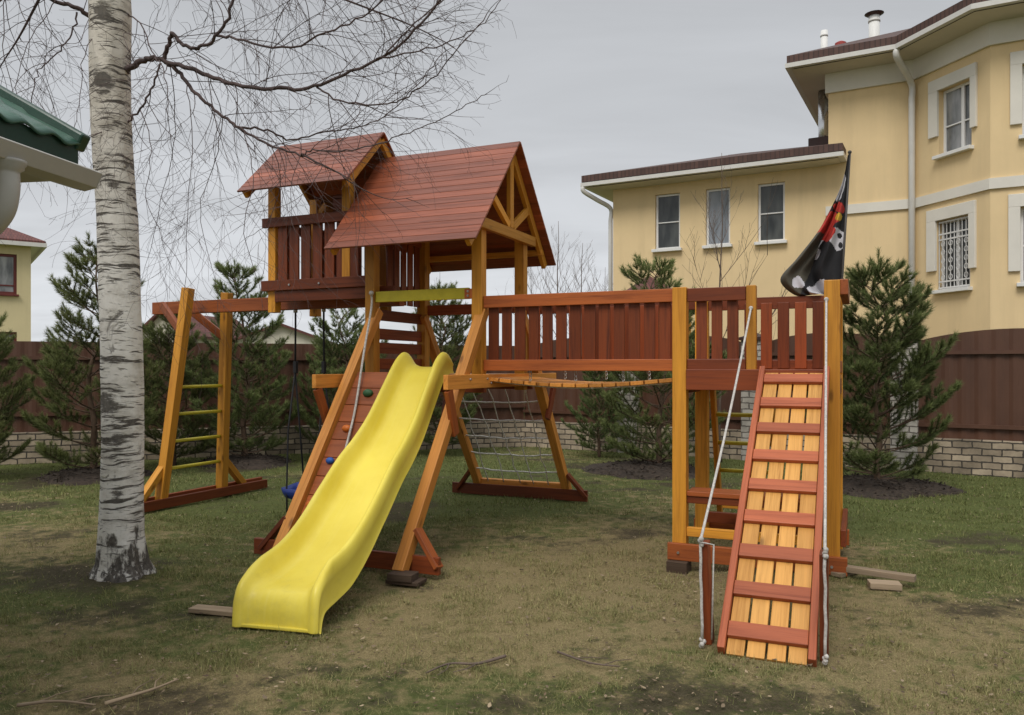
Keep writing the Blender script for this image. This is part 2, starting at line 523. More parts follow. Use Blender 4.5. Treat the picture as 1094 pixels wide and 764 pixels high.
        ob = bpy.data.objects.new(name, me); COL.objects.link(ob)
        if parent is not None: ob.parent = parent
        if loc is not None: ob.location = loc
        if bevel:
            b = ob.modifiers.new('edge', 'BEVEL'); b.width = bevel; b.segments = 2; b.limit_method = 'ANGLE'
        return ob


def np_mesh(name, V, Fc, mat, gc=None, tone=None, parent=None, smooth=False):
    """fast mesh from numpy arrays; Fc = (n, k) index array"""
    me = bpy.data.meshes.new(name); n, k = Fc.shape
    me.vertices.add(len(V)); me.vertices.foreach_set('co', V.astype(np.float32).ravel())
    me.loops.add(n * k); me.loops.foreach_set('vertex_index', Fc.astype(np.int32).ravel())
    me.polygons.add(n); me.polygons.foreach_set('loop_start', np.arange(0, n * k, k, dtype=np.int32))
    me.polygons.foreach_set('loop_total', np.full(n, k, np.int32))
    if smooth: me.polygons.foreach_set('use_smooth', np.ones(n, bool))
    me.update(calc_edges=True)
    if gc is not None:
        a = me.attributes.new('gc', 'FLOAT_VECTOR', 'POINT'); a.data.foreach_set('vector', gc.astype(np.float32).ravel())
    if tone is not None:
        t = me.attributes.new('tone', 'FLOAT', 'POINT'); t.data.foreach_set('value', tone.astype(np.float32))
    me.materials.append(mat)
    ob = bpy.data.objects.new(name, me); COL.objects.link(ob)
    if parent is not None: ob.parent = parent
    return ob


def tag(o, label=None, cat=None, group=None, kind=None):
    if label: o['label'] = label
    if cat: o['category'] = cat
    if group: o['group'] = group
    if kind: o['kind'] = kind
    return o


def empty(name, loc, rz=0.0):
    e = bpy.data.objects.new(name, None); COL.objects.link(e)
    e.location = loc; e.rotation_euler = (0, 0, rz); e.empty_display_size = .3
    return e


def crom(pts, n):
    """Catmull-Rom through points (Vectors) -> list of n per span"""
    pts = [Vector(p) for p in pts]; out = []
    for i in range(len(pts) - 1):
        p0 = pts[max(i - 1, 0)]; p1 = pts[i]; p2 = pts[i + 1]; p3 = pts[min(i + 2, len(pts) - 1)]
        for k in range(n):
            t = k / n
            out.append(.5 * ((2 * p1) + (p2 - p0) * t + (2 * p0 - 5 * p1 + 4 * p2 - p3) * t * t + (3 * p1 - p0 - 3 * p2 + p3) * t ** 3))
    out.append(pts[-1]); return out


V3 = Vector

# ================================================================== GROUND
def build_ground():
    def axis(lo, hi, step, far):
        a = np.arange(lo, hi + 1e-6, step); ext = []; d = step
        x = 0
        while x < far:
            d *= 1.35; x += d; ext.append(x)
        ext = np.array(ext)
        return np.concatenate([(lo - ext)[::-1], a, hi + ext])
    xs = axis(-10, 9, .10, 700); ys = axis(1.5, 17, .10, 700)
    Xg, Yg = np.meshgrid(xs, ys); x = Xg.ravel(); y = Yg.ravel()
    z = gz(x, y)
    far = np.clip((np.hypot(x, y - 8) - 14) / 10, 0, 1); z = z * (1 - far) - .012 * far
    Vv = np.stack([x, y, z], 1)
    nx, ny = len(xs), len(ys)
    i = np.arange((ny - 1) * (nx - 1)); r = i // (nx - 1); c = i % (nx - 1)
    q = np.stack([r * nx + c, r * nx + c + 1, (r + 1) * nx + c + 1, (r + 1) * nx + c], 1)
    gr = green_mask(x, y); so = soil_mask(x, y)
    ob = np_mesh('ground', Vv, q, GROUNDM, gc=np.stack([so, so, so], 1), tone=gr, smooth=True)
    tag(ob, kind='structure')


def green_mask(x, y):
    m = fbm(x * .42 + 3.1, y * .42, 21, 4)
    far = np.clip((y - 7.5) / 6, 0, 1) * .22
    right_worn = np.exp(-((x - 1.7) ** 2 / 6 + (y - 5.2) ** 2 / 5)) * .20
    mid_worn = np.exp(-((x + .3) ** 2 / 5 + (y - 5.6) ** 2 / 5)) * .10
    left = np.clip((-x - 1.8) / 3, 0, 1) * .04
    near_r = np.clip((x - 2.2) / 2, 0, 1) * np.clip((y - 7) / 2, 0, 1) * .2 - np.clip((5.2 - y) / 1.5, 0, 1) * .10
    return np.clip((m - .5) * 1.5 + .5 + far + left + near_r - right_worn - mid_worn, 0, 1)


def soil_mask(x, y):
    m = fbm(x * .9 + 11, y * 1.3, 41, 4)
    s = (m - .5) * 2.1 + .30 + (fbm(x * 3.1, y * 4.2, 61, 3) - .5) * .55
    s = s + .15 * np.exp(-((y - 3.8) / .6) ** 2) + .16 * np.exp(-((x + 1.0) ** 2 / .9 + (y - 4.75) ** 2 / .35))
    s = s + .45 * np.exp(-((x - BIRCH.x) ** 2 + (y - BIRCH.y + .1) ** 2) / .10)
    s = s - .12 * np.clip((y - 8) / 4, 0, 1)
    return np.clip(s, 0, 1)


def build_grass():
    # density falls with distance; blades widen a little with distance
    def scatter(n, x0, x1, y0, y1, hscale, w):
        x = RNG.uniform(x0, x1, n); y = RNG.uniform(y0, y1, n)
        # inside the wedge in front of the viewer, with generous margins
        keep = np.abs(x) < (.80 * y + 1.6)
        gr = green_mask(x, y); so = soil_mask(x, y)
        clump = np.clip(.5 + 1.25 * (.55 * fbm(x * 3.2, y * 4.5, 77, 3) + .45 * fbm(x * 11, y * 13, 78, 2) - .5), 0, 1)
        p = np.clip(1.15 - so * 1.5, .04, 1) * np.clip((clump - .28) * 2.6, .10, 1)
        keep &= RNG.random(n) < p
        x = x[keep]; y = y[keep]; gr = gr[keep]; cl = clump[keep]; n = len(x)
        gn = np.clip((gr - .28) * 2.2 + (cl - .5) * 1.8 + RNG.normal(0, .25, n), 0, 1)
        live = RNG.random(n) < (.38 + .60 * gn)
        ln = RNG.uniform(.014, .042, n) * hscale * (.35 + 1.5 * cl ** 1.5)
        th = np.where(live, RNG.normal(.75, .35, n), RNG.normal(1.35, .22, n))      # tilt from vertical
        th = np.clip(th, .1, 1.52); az = RNG.uniform(0, 2 * np.pi, n)
        d = np.stack([np.sin(th) * np.cos(az), np.sin(th) * np.sin(az), np.cos(th)], 1)
        side = np.stack([-np.sin(az), np.cos(az), np.zeros(n)], 1)
        wv = w * RNG.uniform(.6, 1.3, n)
        b = np.stack([x, y, gz(x, y) - .002], 1)
        tip = b + d * ln[:, None]
        tip[:, 2] = np.maximum(tip[:, 2], b[:, 2] + .004)
        V = np.stack([b - side * wv[:, None] / 2, b + side * wv[:, None] / 2, tip], 1).reshape(-1, 3)
        F = (np.arange(n) * 3)[:, None] + np.arange(3)[None]
        tone = np.repeat(np.where(live, np.clip(.55 + .45 * gn, 0, 1), RNG.uniform(0, .25, n)), 3)
        gcv = np.repeat(np.stack([RNG.random(n) * .8, RNG.random(n), np.zeros(n)], 1), 3, 0)
        return V, F, tone, gcv
    parts = [scatter(420000, -5, 5, 2.9, 5.2, 1.0, .0036), scatter(430000, -7.5, 7.5, 5.2, 8.5, 1.15, .0055),
             scatter(330000, -11.5, 11, 8.5, 17.0, 1.5, .010)]
    parts += [scatter(30000, -5, 5, 2.9, 6.0, 2.0, .0042), scatter(16000, -8, 8, 6.0, 11.0, 2.2, .006)]      # stray taller tufts
    o = 0; Vs = []; Fs = []; Ts = []; Gs = []
    for V, F, T, Gc in parts:
        Vs.append(V); Fs.append(F + o); o += len(V); Ts.append(T); Gs.append(Gc)
    ob = np_mesh('grass', np.concatenate(Vs), np.concatenate(Fs), GRASSM, gc=np.concatenate(Gs), tone=np.concatenate(Ts))
    tag(ob, 'short patchy spring grass, part green and part dead straw', 'grass', kind='stuff')


def build_leaves():
    n = 21000
    x = RNG.uniform(-7, 7, n); y = 3.0 + 8.5 * RNG.random(n) ** 1.7
    k = (np.abs(x) < .8 * y + 1) & (RNG.random(n) < np.clip(.25 + 1.3 * (fbm(x * 1.3, y * 1.3, 5, 3) - .35), .05, 1))
    x = x[k]; y = y[k]; n = len(x)
    s = np.clip(RNG.lognormal(-4.72, .34, n), .004, .017); az = RNG.uniform(0, 6.28, n)
    ca, sa = np.cos(az), np.sin(az)
    loc = np.array([[-1.2, 0, 0], [-.35, -.6, .25], [.6, -.45, .1], [1.25, 0, .5], [.5, .55, .35], [-.4, .5, .0]])
    V = np.zeros((n, 6, 3))
    for j, (a, b, c) in enumerate(loc):
        cc = c * RNG.uniform(-.3, 1.6, n)
        V[:, j, 0] = x + s * (a * ca - b * sa); V[:, j, 1] = y + s * (a * sa + b * ca); V[:, j, 2] = s * cc
    V[:, :, 2] += (gz(x, y) + .018)[:, None]
    F = (np.arange(n) * 6)[:, None] + np.arange(6)[None]
    ob = np_mesh('fallen_leaves', V.reshape(-1, 3), F, LEAFM, gc=np.repeat(np.stack([RNG.random(n), RNG.random(n), np.zeros(n)], 1), 6, 0),
                 tone=np.repeat(RNG.random(n), 6))
    tag(ob, 'small dry brown leaves scattered over the lawn', 'leaves', kind='stuff')


# ================================================================== PLAYSET
U0, VC = -2.6, 7.15
PO = V3((U0, VC, 0))
play = empty('wooden_playset', UV(U0, VC, 0), -ANG)
tag(play, 'two-tower wooden play structure with red roofs, yellow slide, bridge and ramp', 'playset')


def PB(mb, name, mat, parent=None, bevel=.004, smooth=False):
    if parent is None or parent is play:
        return mb.build(name, mat, play, PO, bevel, smooth)
    return mb.build(name, mat, parent, PO, bevel, smooth)


def part(name, mat, p, q, w, h, up=(0, 0, 1), parent=None, bevel=.005, label=None):
    o = PB(MB().beam(p, q, w, h, up), name, mat, parent, bevel)
    if label: o['label'] = label
    return o


DECK = 1.53
UA0, UA1 = -4.41, -3.24            # tower A
VF, VB = 6.65, 7.65
UB0, UB1 = -1.37, -.195            # tower B
PW = .105


def bolt(parent, pts, axis=(0, -1, 0), r=.011):
    a = V3(axis)
    for p in pts:
        p = V3(p); PB(MB().tube([p, p + a * .012], r, 7), 'bolt', STEEL, parent, 0)


# --- tower A posts
pa = []
for (u, v) in ((UA0, VF), (UA1, VF), (UA0, VB), (UA1, VB)):
    pa.append(part('post', YEL, (u, v, 1.36), (u, v, 2.98), PW, PW, (0, 1, 0)))
# deck of tower A
mb = MB()
for i in range(9):
    v0 = VF - .06 + i * .125
    mb.box((UA0 - .06, v0, DECK - .03), (UA1 + .06, v0 + .115, DECK))
PB(mb, 'deck', ORA)
for v in (VF - .055 - .02, VB + .055 + .02):
    part('deck_joist', RED, (UA0 - .1, v, DECK - .10), (UA1 + .1, v, DECK - .10), .04, .13)
# cross beams running front to back along both sides of tower A, overhanging at each end
for u, s in ((UA0 - .085, -1), (UA1 + .085, 1)):
    b = part('cross_beam', ORA, (u, 5.84, 1.47), (u, 8.42, 1.47), .045, .125)
    bolt(b, [(u + s * .024, 6.25, 1.49), (u + s * .024, 6.6, 1.49), (u + s * .024, 6.68, 1.45)], (s, 0, 0))
    # legs of the A frames
    for sg in (-1, 1):
        lu = u - s * (.105 if s < 0 else .062); top = V3((lu, VC + sg * .44, 2.16)); foot = V3((lu, VC + sg * 1.93, .03))
        lg = part('leg', ORA, foot, top, .095, .095, (0, 1, 0))
        # brace under the overhang
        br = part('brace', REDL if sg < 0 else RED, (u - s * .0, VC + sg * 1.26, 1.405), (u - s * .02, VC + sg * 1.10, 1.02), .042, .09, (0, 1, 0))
# front and back ground boards with foot braces
for sg, nm in ((-1, RED), (1, RED)):
    vv = VC + sg * 1.80
    g = part('ground_board', nm, (UA0 - .32, vv, .075), (UA1 + .30, vv, .075), .04, .135)
for sg, vv in ((-1, VC - 1.80), (1, VC + 1.80)):
    for u, s in ((UA0 - .085, -1), (UA1 + .085, 1)):
        part('foot_brace', RED if s < 0 or sg > 0 else REDL, (u - s * (.105 if s < 0 else .062) + s * .27, vv + sg * .0, .06), (u - s * (.105 if s < 0 else .062) + s * .045, vv - sg * .06, .33), .04, .09, (0, 1, 0))

# --- climbing net frame at the back
nf = MB()
def backleg(z): return VC + 1.93 - (z - .03) * (1.49 / 2.13)
nfo = part('net_frame', ORA, (UA0 - .04, backleg(.17) + .02, .17), (UA1 + .04, backleg(.17) + .02, .17), .09, .07, label='orange bottom rail carrying a white rope net')
mb = MB()
for i in range(6):
    z = .36 + i * .215; v = backleg(z)
    pts = []
    for k in range(13):
        t = k / 12; u = UA0 - .04 + (UA1 - UA0 + .08) * t
        sag = -.030 * math.sin(math.pi * t) + random.uniform(-.008, .008)
        pts.append((u, v + random.uniform(-.01, .01), z + sag))
    mb.tube(pts, .0095, 6)
for i in range(5):
    u = UA0 + .17 + i * (UA1 - UA0 - .34) / 4
    pts = []
    for k in range(12):
        t = k / 11; z = .19 + 1.3 * t
        pts.append((u + random.uniform(-.018, .018) + .02 * math.sin(3 * t + i), backleg(z), z - .02))
    mb.tube(pts, .007, 6)
PB(mb, 'net', NETROPE, nfo, 0, True)

# --- climbing wall beside the slide
def frontleg(z): return VC - 1.93 + (z - .03) * (1.49 / 2.13)
mb = MB(); nb = 10; uw0, uw1 = UA0 + .075, -3.70
for i in range(nb):
    z0 = .05 + i * .150; z1 = z0 + .146
    mb.beam((uw0, (frontleg(z0) + frontleg(z1)) / 2 + .02, (z0 + z1) / 2), (uw1 - (.30 if z0 > 1.2 else .12 if z0 > 1.0 else 0), (frontleg(z0) + frontleg(z1)) / 2 + .02, (z0 + z1) / 2), .024, .178, (0, .573, .82))
wall_c = PB(mb, 'climbing_wall', REDL)
for (u, z, m, r) in ((-4.20, 1.05, HOLDO, .04), (-4.12, 1.36, HOLDG, .045), (-4.24, .78, HOLDB, .036), (-4.25, .43, HOLDO, .045),
                     (-3.96, .95, HOLDO, .045), (-3.70, .90, HOLDG, .06), (-3.9, .6, HOLDB, .05)):
    PB(MB().sphere((u, frontleg(z) - .01, z), r, 10, 7, (1.2, .8, .85)), 'climbing_hold', m, wall_c, 0, True)

# --- tower A rails
part('safety_rail', YGRN, (UA0 + .06, VF - .02, 2.285), (UA1 - .09, VF - .02, 2.285), .04, .105, label='yellow-green painted rail above the slide')
hb = PB(MB().box((UA1 - .125, VF - .055, 2.235), (UA1 - .045, VF + .01, 2.325)), 'rail_bracket', REDL)
bolt(hb, [(UA1 - .085, VF - .055, 2.26), (UA1 - .085, VF - .055, 2.30)])
bk = part('railing', RED, (UA0, VB + .02, 2.22), (UA1, VB + .02, 2.22), .04, .11, label='dark red back rail of the roofed tower')
# side boards low on the left side with gaps
mb = MB()
for z in (1.63, 1.79, 1.93, 2.12):
    mb.box((UA0 - .02, VF + .055, z - .055), (UA0 + .012, VB - .055, z + .055))
PB(mb, 'side_panel', RED)
# slatted guard between tower A and its balcony
sg_ = part('railing', RED, (UA0 - .01, VF + .3, 2.95), (UA0 - .01, VB - .05, 2.95), .04, .09, label='dark slatted guard under the main roof')
for i in range(5):
    v = VF + .33 + i * .135
    part('slat', RED, (UA0 - .01, v, 2.25), (UA0 - .01, v, 2.92), .10, .02, (1, 0, 0), sg_, .003)


# --- gabled roofs
def gable_roof(name, u0, u1, vc, half, zr, ze, nb, label):
    thick = .018; mb = MB()
    sl = math.hypot(half, zr - ze)
    for sg in (-1, 1):
        dn = V3((0, sg * half, ze - zr)).normalized(); nrm = V3((0, sg * (zr - ze), half)).normalized()
        bw = sl / nb
        for i in range(nb):
            c = V3((0, vc, zr)) + dn * (bw * (i + .5)) + nrm * (.010)
            tl = (dn * 1 + nrm * (.030)).normalized()     # each board laps the one below it
            up = tl
            mb.beam((u0, c.y, c.z), (u1, c.y, c.z), thick, bw * 1.06, up)
    r = PB(mb, name, ROOF, None, .002); r['label'] = label
    return r


mr = gable_roof('roof', -4.65, -3.05, 7.19, .985, 3.80, 2.71, 16, 'larger red-stained board roof')
vm = 7.19
def roofz(v): return 3.80 - abs(v - vm) / .985 * 1.09
for u in (-3.16, -4.60):
    rf = []
    for sg in (-1, 1):
        part('rafter', YEL, (u, vm + sg * .01, 3.80 - .065), (u, vm + sg * .93, roofz(vm + .93) - .075), .045, .085, (0, 0, 1), mr)
    part('tie_beam', YEL, (u - .002, vm - .72, 2.92), (u - .002, vm + .62, 2.92), .05, .10, (0, 0, 1), mr)
    part('king_post', YEL, (u, vm, 2.97), (u, vm, 3.66), .045, .085, (0, 1, 0), mr)
    for sg in (-1, 1):
        part('strut', YEL, (u, vm + sg * .05, 2.99), (u, vm + sg * .42, 3.21), .042, .075, (0, 0, 1), mr)
for sg in (-1, 1):
    part('purlin', YEL, (-4.6, vm + sg * .80, roofz(vm + .80) - .085), (-3.13, vm + sg * .80, roofz(vm + .80) - .085), .06, .06, (0, 0, 1), mr)

br = gable_roof('roof', -5.885, -4.535, 7.06, .665, 4.03, 3.40, 11, 'smaller red-stained roof over the balcony')
def roofz2(v): return 4.03 - abs(v - 7.06) / .665 * .63
for u in (-4.585, -5.835):
    for sg in (-1, 1):
        part('rafter', YEL, (u, 7.06 + sg * .01, 4.03 - .06), (u, 7.06 + sg * .61, roofz2(7.06 + .61) - .07), .045, .08, (0, 0, 1), br)

# --- balcony
UC0, UC1, VCf, VCb = -5.75, -4.80, 6.80, 7.50
for (u, v, z0) in ((UC0, VCf, 2.18), (UC1, VCf, 2.30), (UC0, VCb, 2.18), (UC1, VCb, 2.18)):
    p_ = part('post', YEL, (u, v, z0), (u, v, 3.52), PW * .92, PW * .92, (0, 1, 0))
    sgn = 1 if v < 7 else -1
    if v > 7: part('knee_brace', YEL, (u, v - .06 * 0, 3.30), (u + (.16 if u < -5 else -.16), v, 3.46), .07, .05, (0, 1, 0), p_)
mb = MB()
for i in range(7):
    v0 = VCf - .05 + i * .115
    mb.box((UC0 - .06, v0, 2.40), (UA0 - .06, v0 + .108, 2.428))
PB(mb, 'balcony_deck', ORA)
fr = PB(MB().beam((UC0 - .09, VCf - .075, 3.13), (UC1 + .07, VCf - .075, 3.13), .04, .10), 'railing', RED); fr['label'] = 'dark red front railing of the high balcony'
part('balcony_beam', RED, (UC0 - .10, VCf - .078, 2.46), (UA0 - .05, VCf - .078, 2.46), .042, .11)
bb2 = part('balcony_beam', RED, (UC0 + .06, VCf - .05, 2.345), (UA0 + .2, VCf - .05, 2.345), .042, .115)
bolt(bb2, [(UC0 + .28, VCf - .10, 2.46), (UC0 + .66, VCf - .10, 2.46)])
for i in range(7):
    u = UC0 + .14 + i * .150
    part('slat', RED, (u, VCf - .03, 2.50), (u, VCf - .03, 3.12), .118, .022, (0, 1, 0), fr, .003)
rr = part('railing', RED, (UC0 - .06, VCb + .07, 3.13), (UC1 + .06, VCb + .07, 3.13), .04, .10, label='dark red back railing of the high balcony')
for i in range(7):
    u = UC0 + .10 + i * .15
    part('slat', RED, (u, VCb + .04, 2.44), (u, VCb + .04, 3.12), .105, .022, (0, 1, 0), rr, .003)
part('balcony_beam', RED, (UC0 - .08, VCb + .07, 2.42), (UA0 - .05, VCb + .07, 2.42), .042, .13)
sr = part('railing', RED, (UC0 - .068, VCf, 3.13), (UC0 - .068, VCb, 3.13), .035, .10, label='dark red end railing of the high balcony')
for i in range(4):
    v = VCf + .13 + i * .145
    part('slat', RED, (UC0 - .05, v, 2.44), (UC0 - .05, v, 3.12), .10, .02, (1, 0, 0), sr, .003)
# dark board infill under the balcony gable (right end)
mb = MB()
for i in range(3):
    mb.box((UC0 + .20, VCb + .055, 3.27 + i * .13), (UC1 + .05, VCb + .075, 3.395 + i * .13))
PB(mb, 'gable_infill', RED)

# --- swing beam and end frame
sb = part('swing_beam', REDL, (-7.83, 7.11, 2.305), (-4.35, 7.11, 2.305), .095, .145)
ef = []
for (v0, v1) in ((6.66, 6.86), (7.60, 7.47)):
    ef.append(part('end_post', YEL, (-7.25, v0, .06), (-7.04, v1, 2.50), .11, .10, (0, 1, 0)))
for i, z in enumerate((.44, .75, 1.06, 1.37)):
    t = (z - .06) / 2.44
    a = V3((-7.25 + .21 * t, 6.66 + .20 * t, z)); b = V3((-7.25 + .21 * t, 7.60 - .13 * t, z))
    PB(MB().tube([a, b], .020, 10), 'rung', YGRN if i else YGRN, None, 0, True)
part('base_board', RED, (-7.31, 6.28, .07), (-7.31, 8.38, .07), .045, .13)
part('base_board', RED, (-7.19, 6.33, .06), (-7.19, 8.34, .06), .045, .11)
part('foot_brace', YEL, (-7.25, 6.36, .10), (-7.235, 6.68, .46), .075, .09, (1, 0, 0))
part('foot_brace', YEL, (-7.25, 7.97, .10), (-7.235, 7.61, .46), .075, .09, (1, 0, 0))
part('brace', REDL, (-7.52, 6.93, 2.33), (-7.06, 6.80, 1.97), .05, .09)
part('brace', REDL, (-7.52, 7.30, 2.33), (-7.07, 7.50, 1.93), .05, .09)

# --- bridge
def railing_u(u0, u1, v, label, pitch, w, zt=2.20, zb=1.615, th=.11, tb=.10, tm=RED, toff=0):
    o = PB(MB().beam((u0, v, zt), (u1, v, zt), .042, th), 'railing', tm); o['label'] = label
    part('bottom_rail', tm, (u0, v, zb), (u1, v, zb), .042, tb, (0, 0, 1), o)
    n = int((u1 - u0) / pitch); off = (u1 - u0 - (n - 1) * pitch) / 2
    s = 1 if v < 7.1 else -1
    for i in range(n):
        u = u0 + off + i * pitch
        zlo = zb - .03; zhi = zt
        part('slat', RED, (u, v + s * .033, zlo), (u, v + s * .033, zhi), w * random.uniform(.95, 1.04), .020, (0, 1, 0), o, .003)
    return o


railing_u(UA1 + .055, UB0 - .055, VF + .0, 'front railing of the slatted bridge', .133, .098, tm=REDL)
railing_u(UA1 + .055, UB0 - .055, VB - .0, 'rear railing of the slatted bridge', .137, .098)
mb = MB(); nP = 14; L0, L1 = UA1 + .07, UB0 - .07
for i in range(nP):
    t = (i + .5) / nP; u = L0 + (L1 - L0) * t
    z = 1.49 - .055 * math.sin(math.pi * t)
    sl = -.055 * math.pi * math.cos(math.pi * t) / (L1 - L0)
    d = V3((1, 0, sl)).normalized(); n_ = V3((-sl, 0, 1)).normalized()
    w = (L1 - L0) / nP - .012
    c = V3((u, 0, z))
    mb.beam((u, VF + .02, z), (u, VB - .02, z), w, .034, n_)
bf = PB(mb, 'bridge_floor', ORA)
mb = MB()
for v in (VF + .12, VB - .12):
    mb.tube([(L0 + (L1 - L0) * k / 12, v, 1.49 - .055 * math.sin(math.pi * k / 12) - .022) for k in range(13)], .009, 6)
PB(mb, 'bridge_rope', NETROPE, bf, 0, True)
mb = MB()
for v in (VF + .035, VB - .035):
    for i in range(1, 4):
        u = L0 + (L1 - L0) * i / 4; t = i / 4
        for k in range(3):
            z = 1.575 - k * .04
            mb.tube([(u + .012 * math.cos(q * 1.047), v, z + .024 * math.sin(q * 1.047)) for q in range(7)], .004, 5)
PB(mb, 'hanging_chain', STEEL, bf, 0, True)

# --- tower B
zt = 2.27
for (u, v, zz) in ((UB0, VF, 2.26), (UB1, VF, zt), (UB0, VB, 2.22), (UB1, VB, 2.22)):
    part('post', YEL, (u, v, -.02 if u > -1 else .02), (u, v, zz), PW + .01, PW + .01, (0, 1, 0))
mp = part('post', YEL, (-.797, VF - .005, 1.44), (-.797, VF - .005, 2.255), .075, .085, (0, 1, 0))
mb = MB()
for i in range(9):
    v0 = VF - .05 + i * .122
    mb.box((UB0 - .05, v0, DECK - .03), (UB1 + .05, v0 + .113, DECK))
PB(mb, 'deck', ORA)
part('deck_joist', RED, (UB0 + .06, VF - .055, DECK - .035), (UB1 - .06, VF - .055, DECK - .035), .04, .17)
part('deck_joist', RED, (UB0 + .06, VB + .025, DECK - .075), (UB1 - .06, VB + .025, DECK - .075), .04, .13)
for u in (UB0 - .03, UB1 + .03):
    part('deck_joist', RED, (u, VF + .06, DECK - .095), (u, VB - .06, DECK - .095), .04, .13)
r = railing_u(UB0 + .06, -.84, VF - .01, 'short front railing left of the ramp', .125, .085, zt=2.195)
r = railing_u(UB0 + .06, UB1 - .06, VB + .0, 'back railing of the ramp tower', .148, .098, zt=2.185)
ro = part('railing', REDL, (UB1 + .085, VF - .04, 2.215), (UB1 + .085, VB + .02, 2.215), .06, .12, label='side railing at the right end of the ramp tower')
part('bottom_rail', REDL, (UB1 + .035, VF + .05, 1.60), (UB1 + .035, VB - .05, 1.60), .042, .10, (0, 0, 1), ro)
for i in range(6):
    v = VF + .13 + i * .15
    part('slat', RED, (UB1 + .03, v, 1.56), (UB1 + .03, v, 2.2), .10, .02, (1, 0, 0), ro, .003)
for v in (VF - .075, VB + .075):
    g = part('ground_board', REDL, (UB0 - .09, v, .075), (UB1 + .11, v, .075), .04, .14)
    bolt(g, [(UB0, v - .02, .07), (UB1, v - .02, .07)])
part('ground_board', RED, (UB1 + .08, VF - .03, .28), (UB1 + .08, VB, .28), .04, .13)
# bench and foot rail under tower B
bn = part('bench_seat', REDL, (UB0 + .055, VF + .10, .55), (UB1 - .05, VF + .10, .55), .26, .04)
part('bench_rail', RED, (UB0 + .055, VF - .0, .505), (UB1 - .05, VF - .0, .505), .035, .07)
part('bench_rail', YEL, (UB0 + .055, VF - .01, .235), (UB1 - .05, VF - .01, .235), .05, .075)
part('bench_rail', YEL, (UB0 + .25, VB - .35, .36), (UB1 - .05, VB - .35, .36), .12, .035)
part('bench_rail', RED, (UB0 + .055, VB - .1, .20), (UB1 - .05, VB - .1, .20), .045, .10)
# back ladder
st = []
for u in (UB0 + .08, UB0 + .62):
    st.append(part('ladder_rail', YEL, (u, 8.24, 0), (u, 7.72, 1.5), .045, .10, (0, 1, 0)))
for i in range(5):
    z = .30 + i * .28; v = 8.24 - .52 * z / 1.5
    PB(MB().tube([(UB0 + .08, v, z), (UB0 + .62, v, z)], .020, 8), 'ladder_rung', YGRN, None, 0, True)

# --- ramp
RB, RT = V3((-.47, 4.56, .015)), V3((-.47, 6.60, 1.555))
rd = (RT - RB).normalized(); rn = V3((0, -rd.z, rd.y)); RL = (RT - RB).length
ux = V3((1, 0, 0))
mb = MB()
for i in range(4):
    o = (-.1635 + i * .109)
    mb.beam(RB + ux * o + rd * (-.03), RT + ux * o, .096, .026, rn)
rp = PB(mb, 'ramp', RAMPYEL, None, .003); rp['label'] = 'honey yellow ramp planks under red cross battens'
for s in (-1, 1):
    part('ramp_side', RAMPRED, RB + ux * (s * .238) + rn * .010 - rd * .02, RT + ux * (s * .238) + rn * .010 + rd * .02, .042, .085, rn, rp)
for i in range(9):
    d = .12 + i * (RL - .24) / 8.0
    c = RB + rd * d + rn * .029
    part('ramp_batten', RAMPRED, c - ux * .215, c + ux * .215, .100, .030, rn, rp)
# rope handrails of the ramp
for s, u, top in ((-1, -.80, V3((-.797, VF - .05, 2.07))), (1, -.178, V3((UB1 - .04, VF - .06, 2.12)))):
    hp = part('handrail_post', RED, (u, 4.70, .0), (u - (.02 if s < 0 else 0), 4.66, .59), .045, .10, (0, 1, 0))
    a = V3((u - .035 * (1 if s < 0 else -.2), 4.60, .60)); b_ = V3((u - .02 * (1 if s < 0 else -.6), 4.58, .03))
    pts = []
    for k in range(15):
        t = k / 14; p = top.lerp(a, t); p.z -= .05 * math.sin(math.pi * t); pts.append(p)
    pts2 = [a.lerp(b_, k / 6) + V3((random.uniform(-.004, .004), 0, 0)) for k in range(1, 7)]
    mb = MB().tube(pts + pts2, .0085, 8)
    for c in (a, b_):
        for k in range(4): mb.sphere(c + V3((random.uniform(-.008, .008), random.uniform(-.008, .008), (k - 1.5) * .012)), random.uniform(.012, .018), 8, 6)
    mb.sphere(top, .018, 8, 6)
    if s < 0: mb.tube([a + V3((.0, -.01, 0)), a + V3((.075, .0, -.01)), V3((u + .03, 4.60, .05))], .006, 6)
    PB(mb, 'rope_handrail', ROPE, None, 0, True)


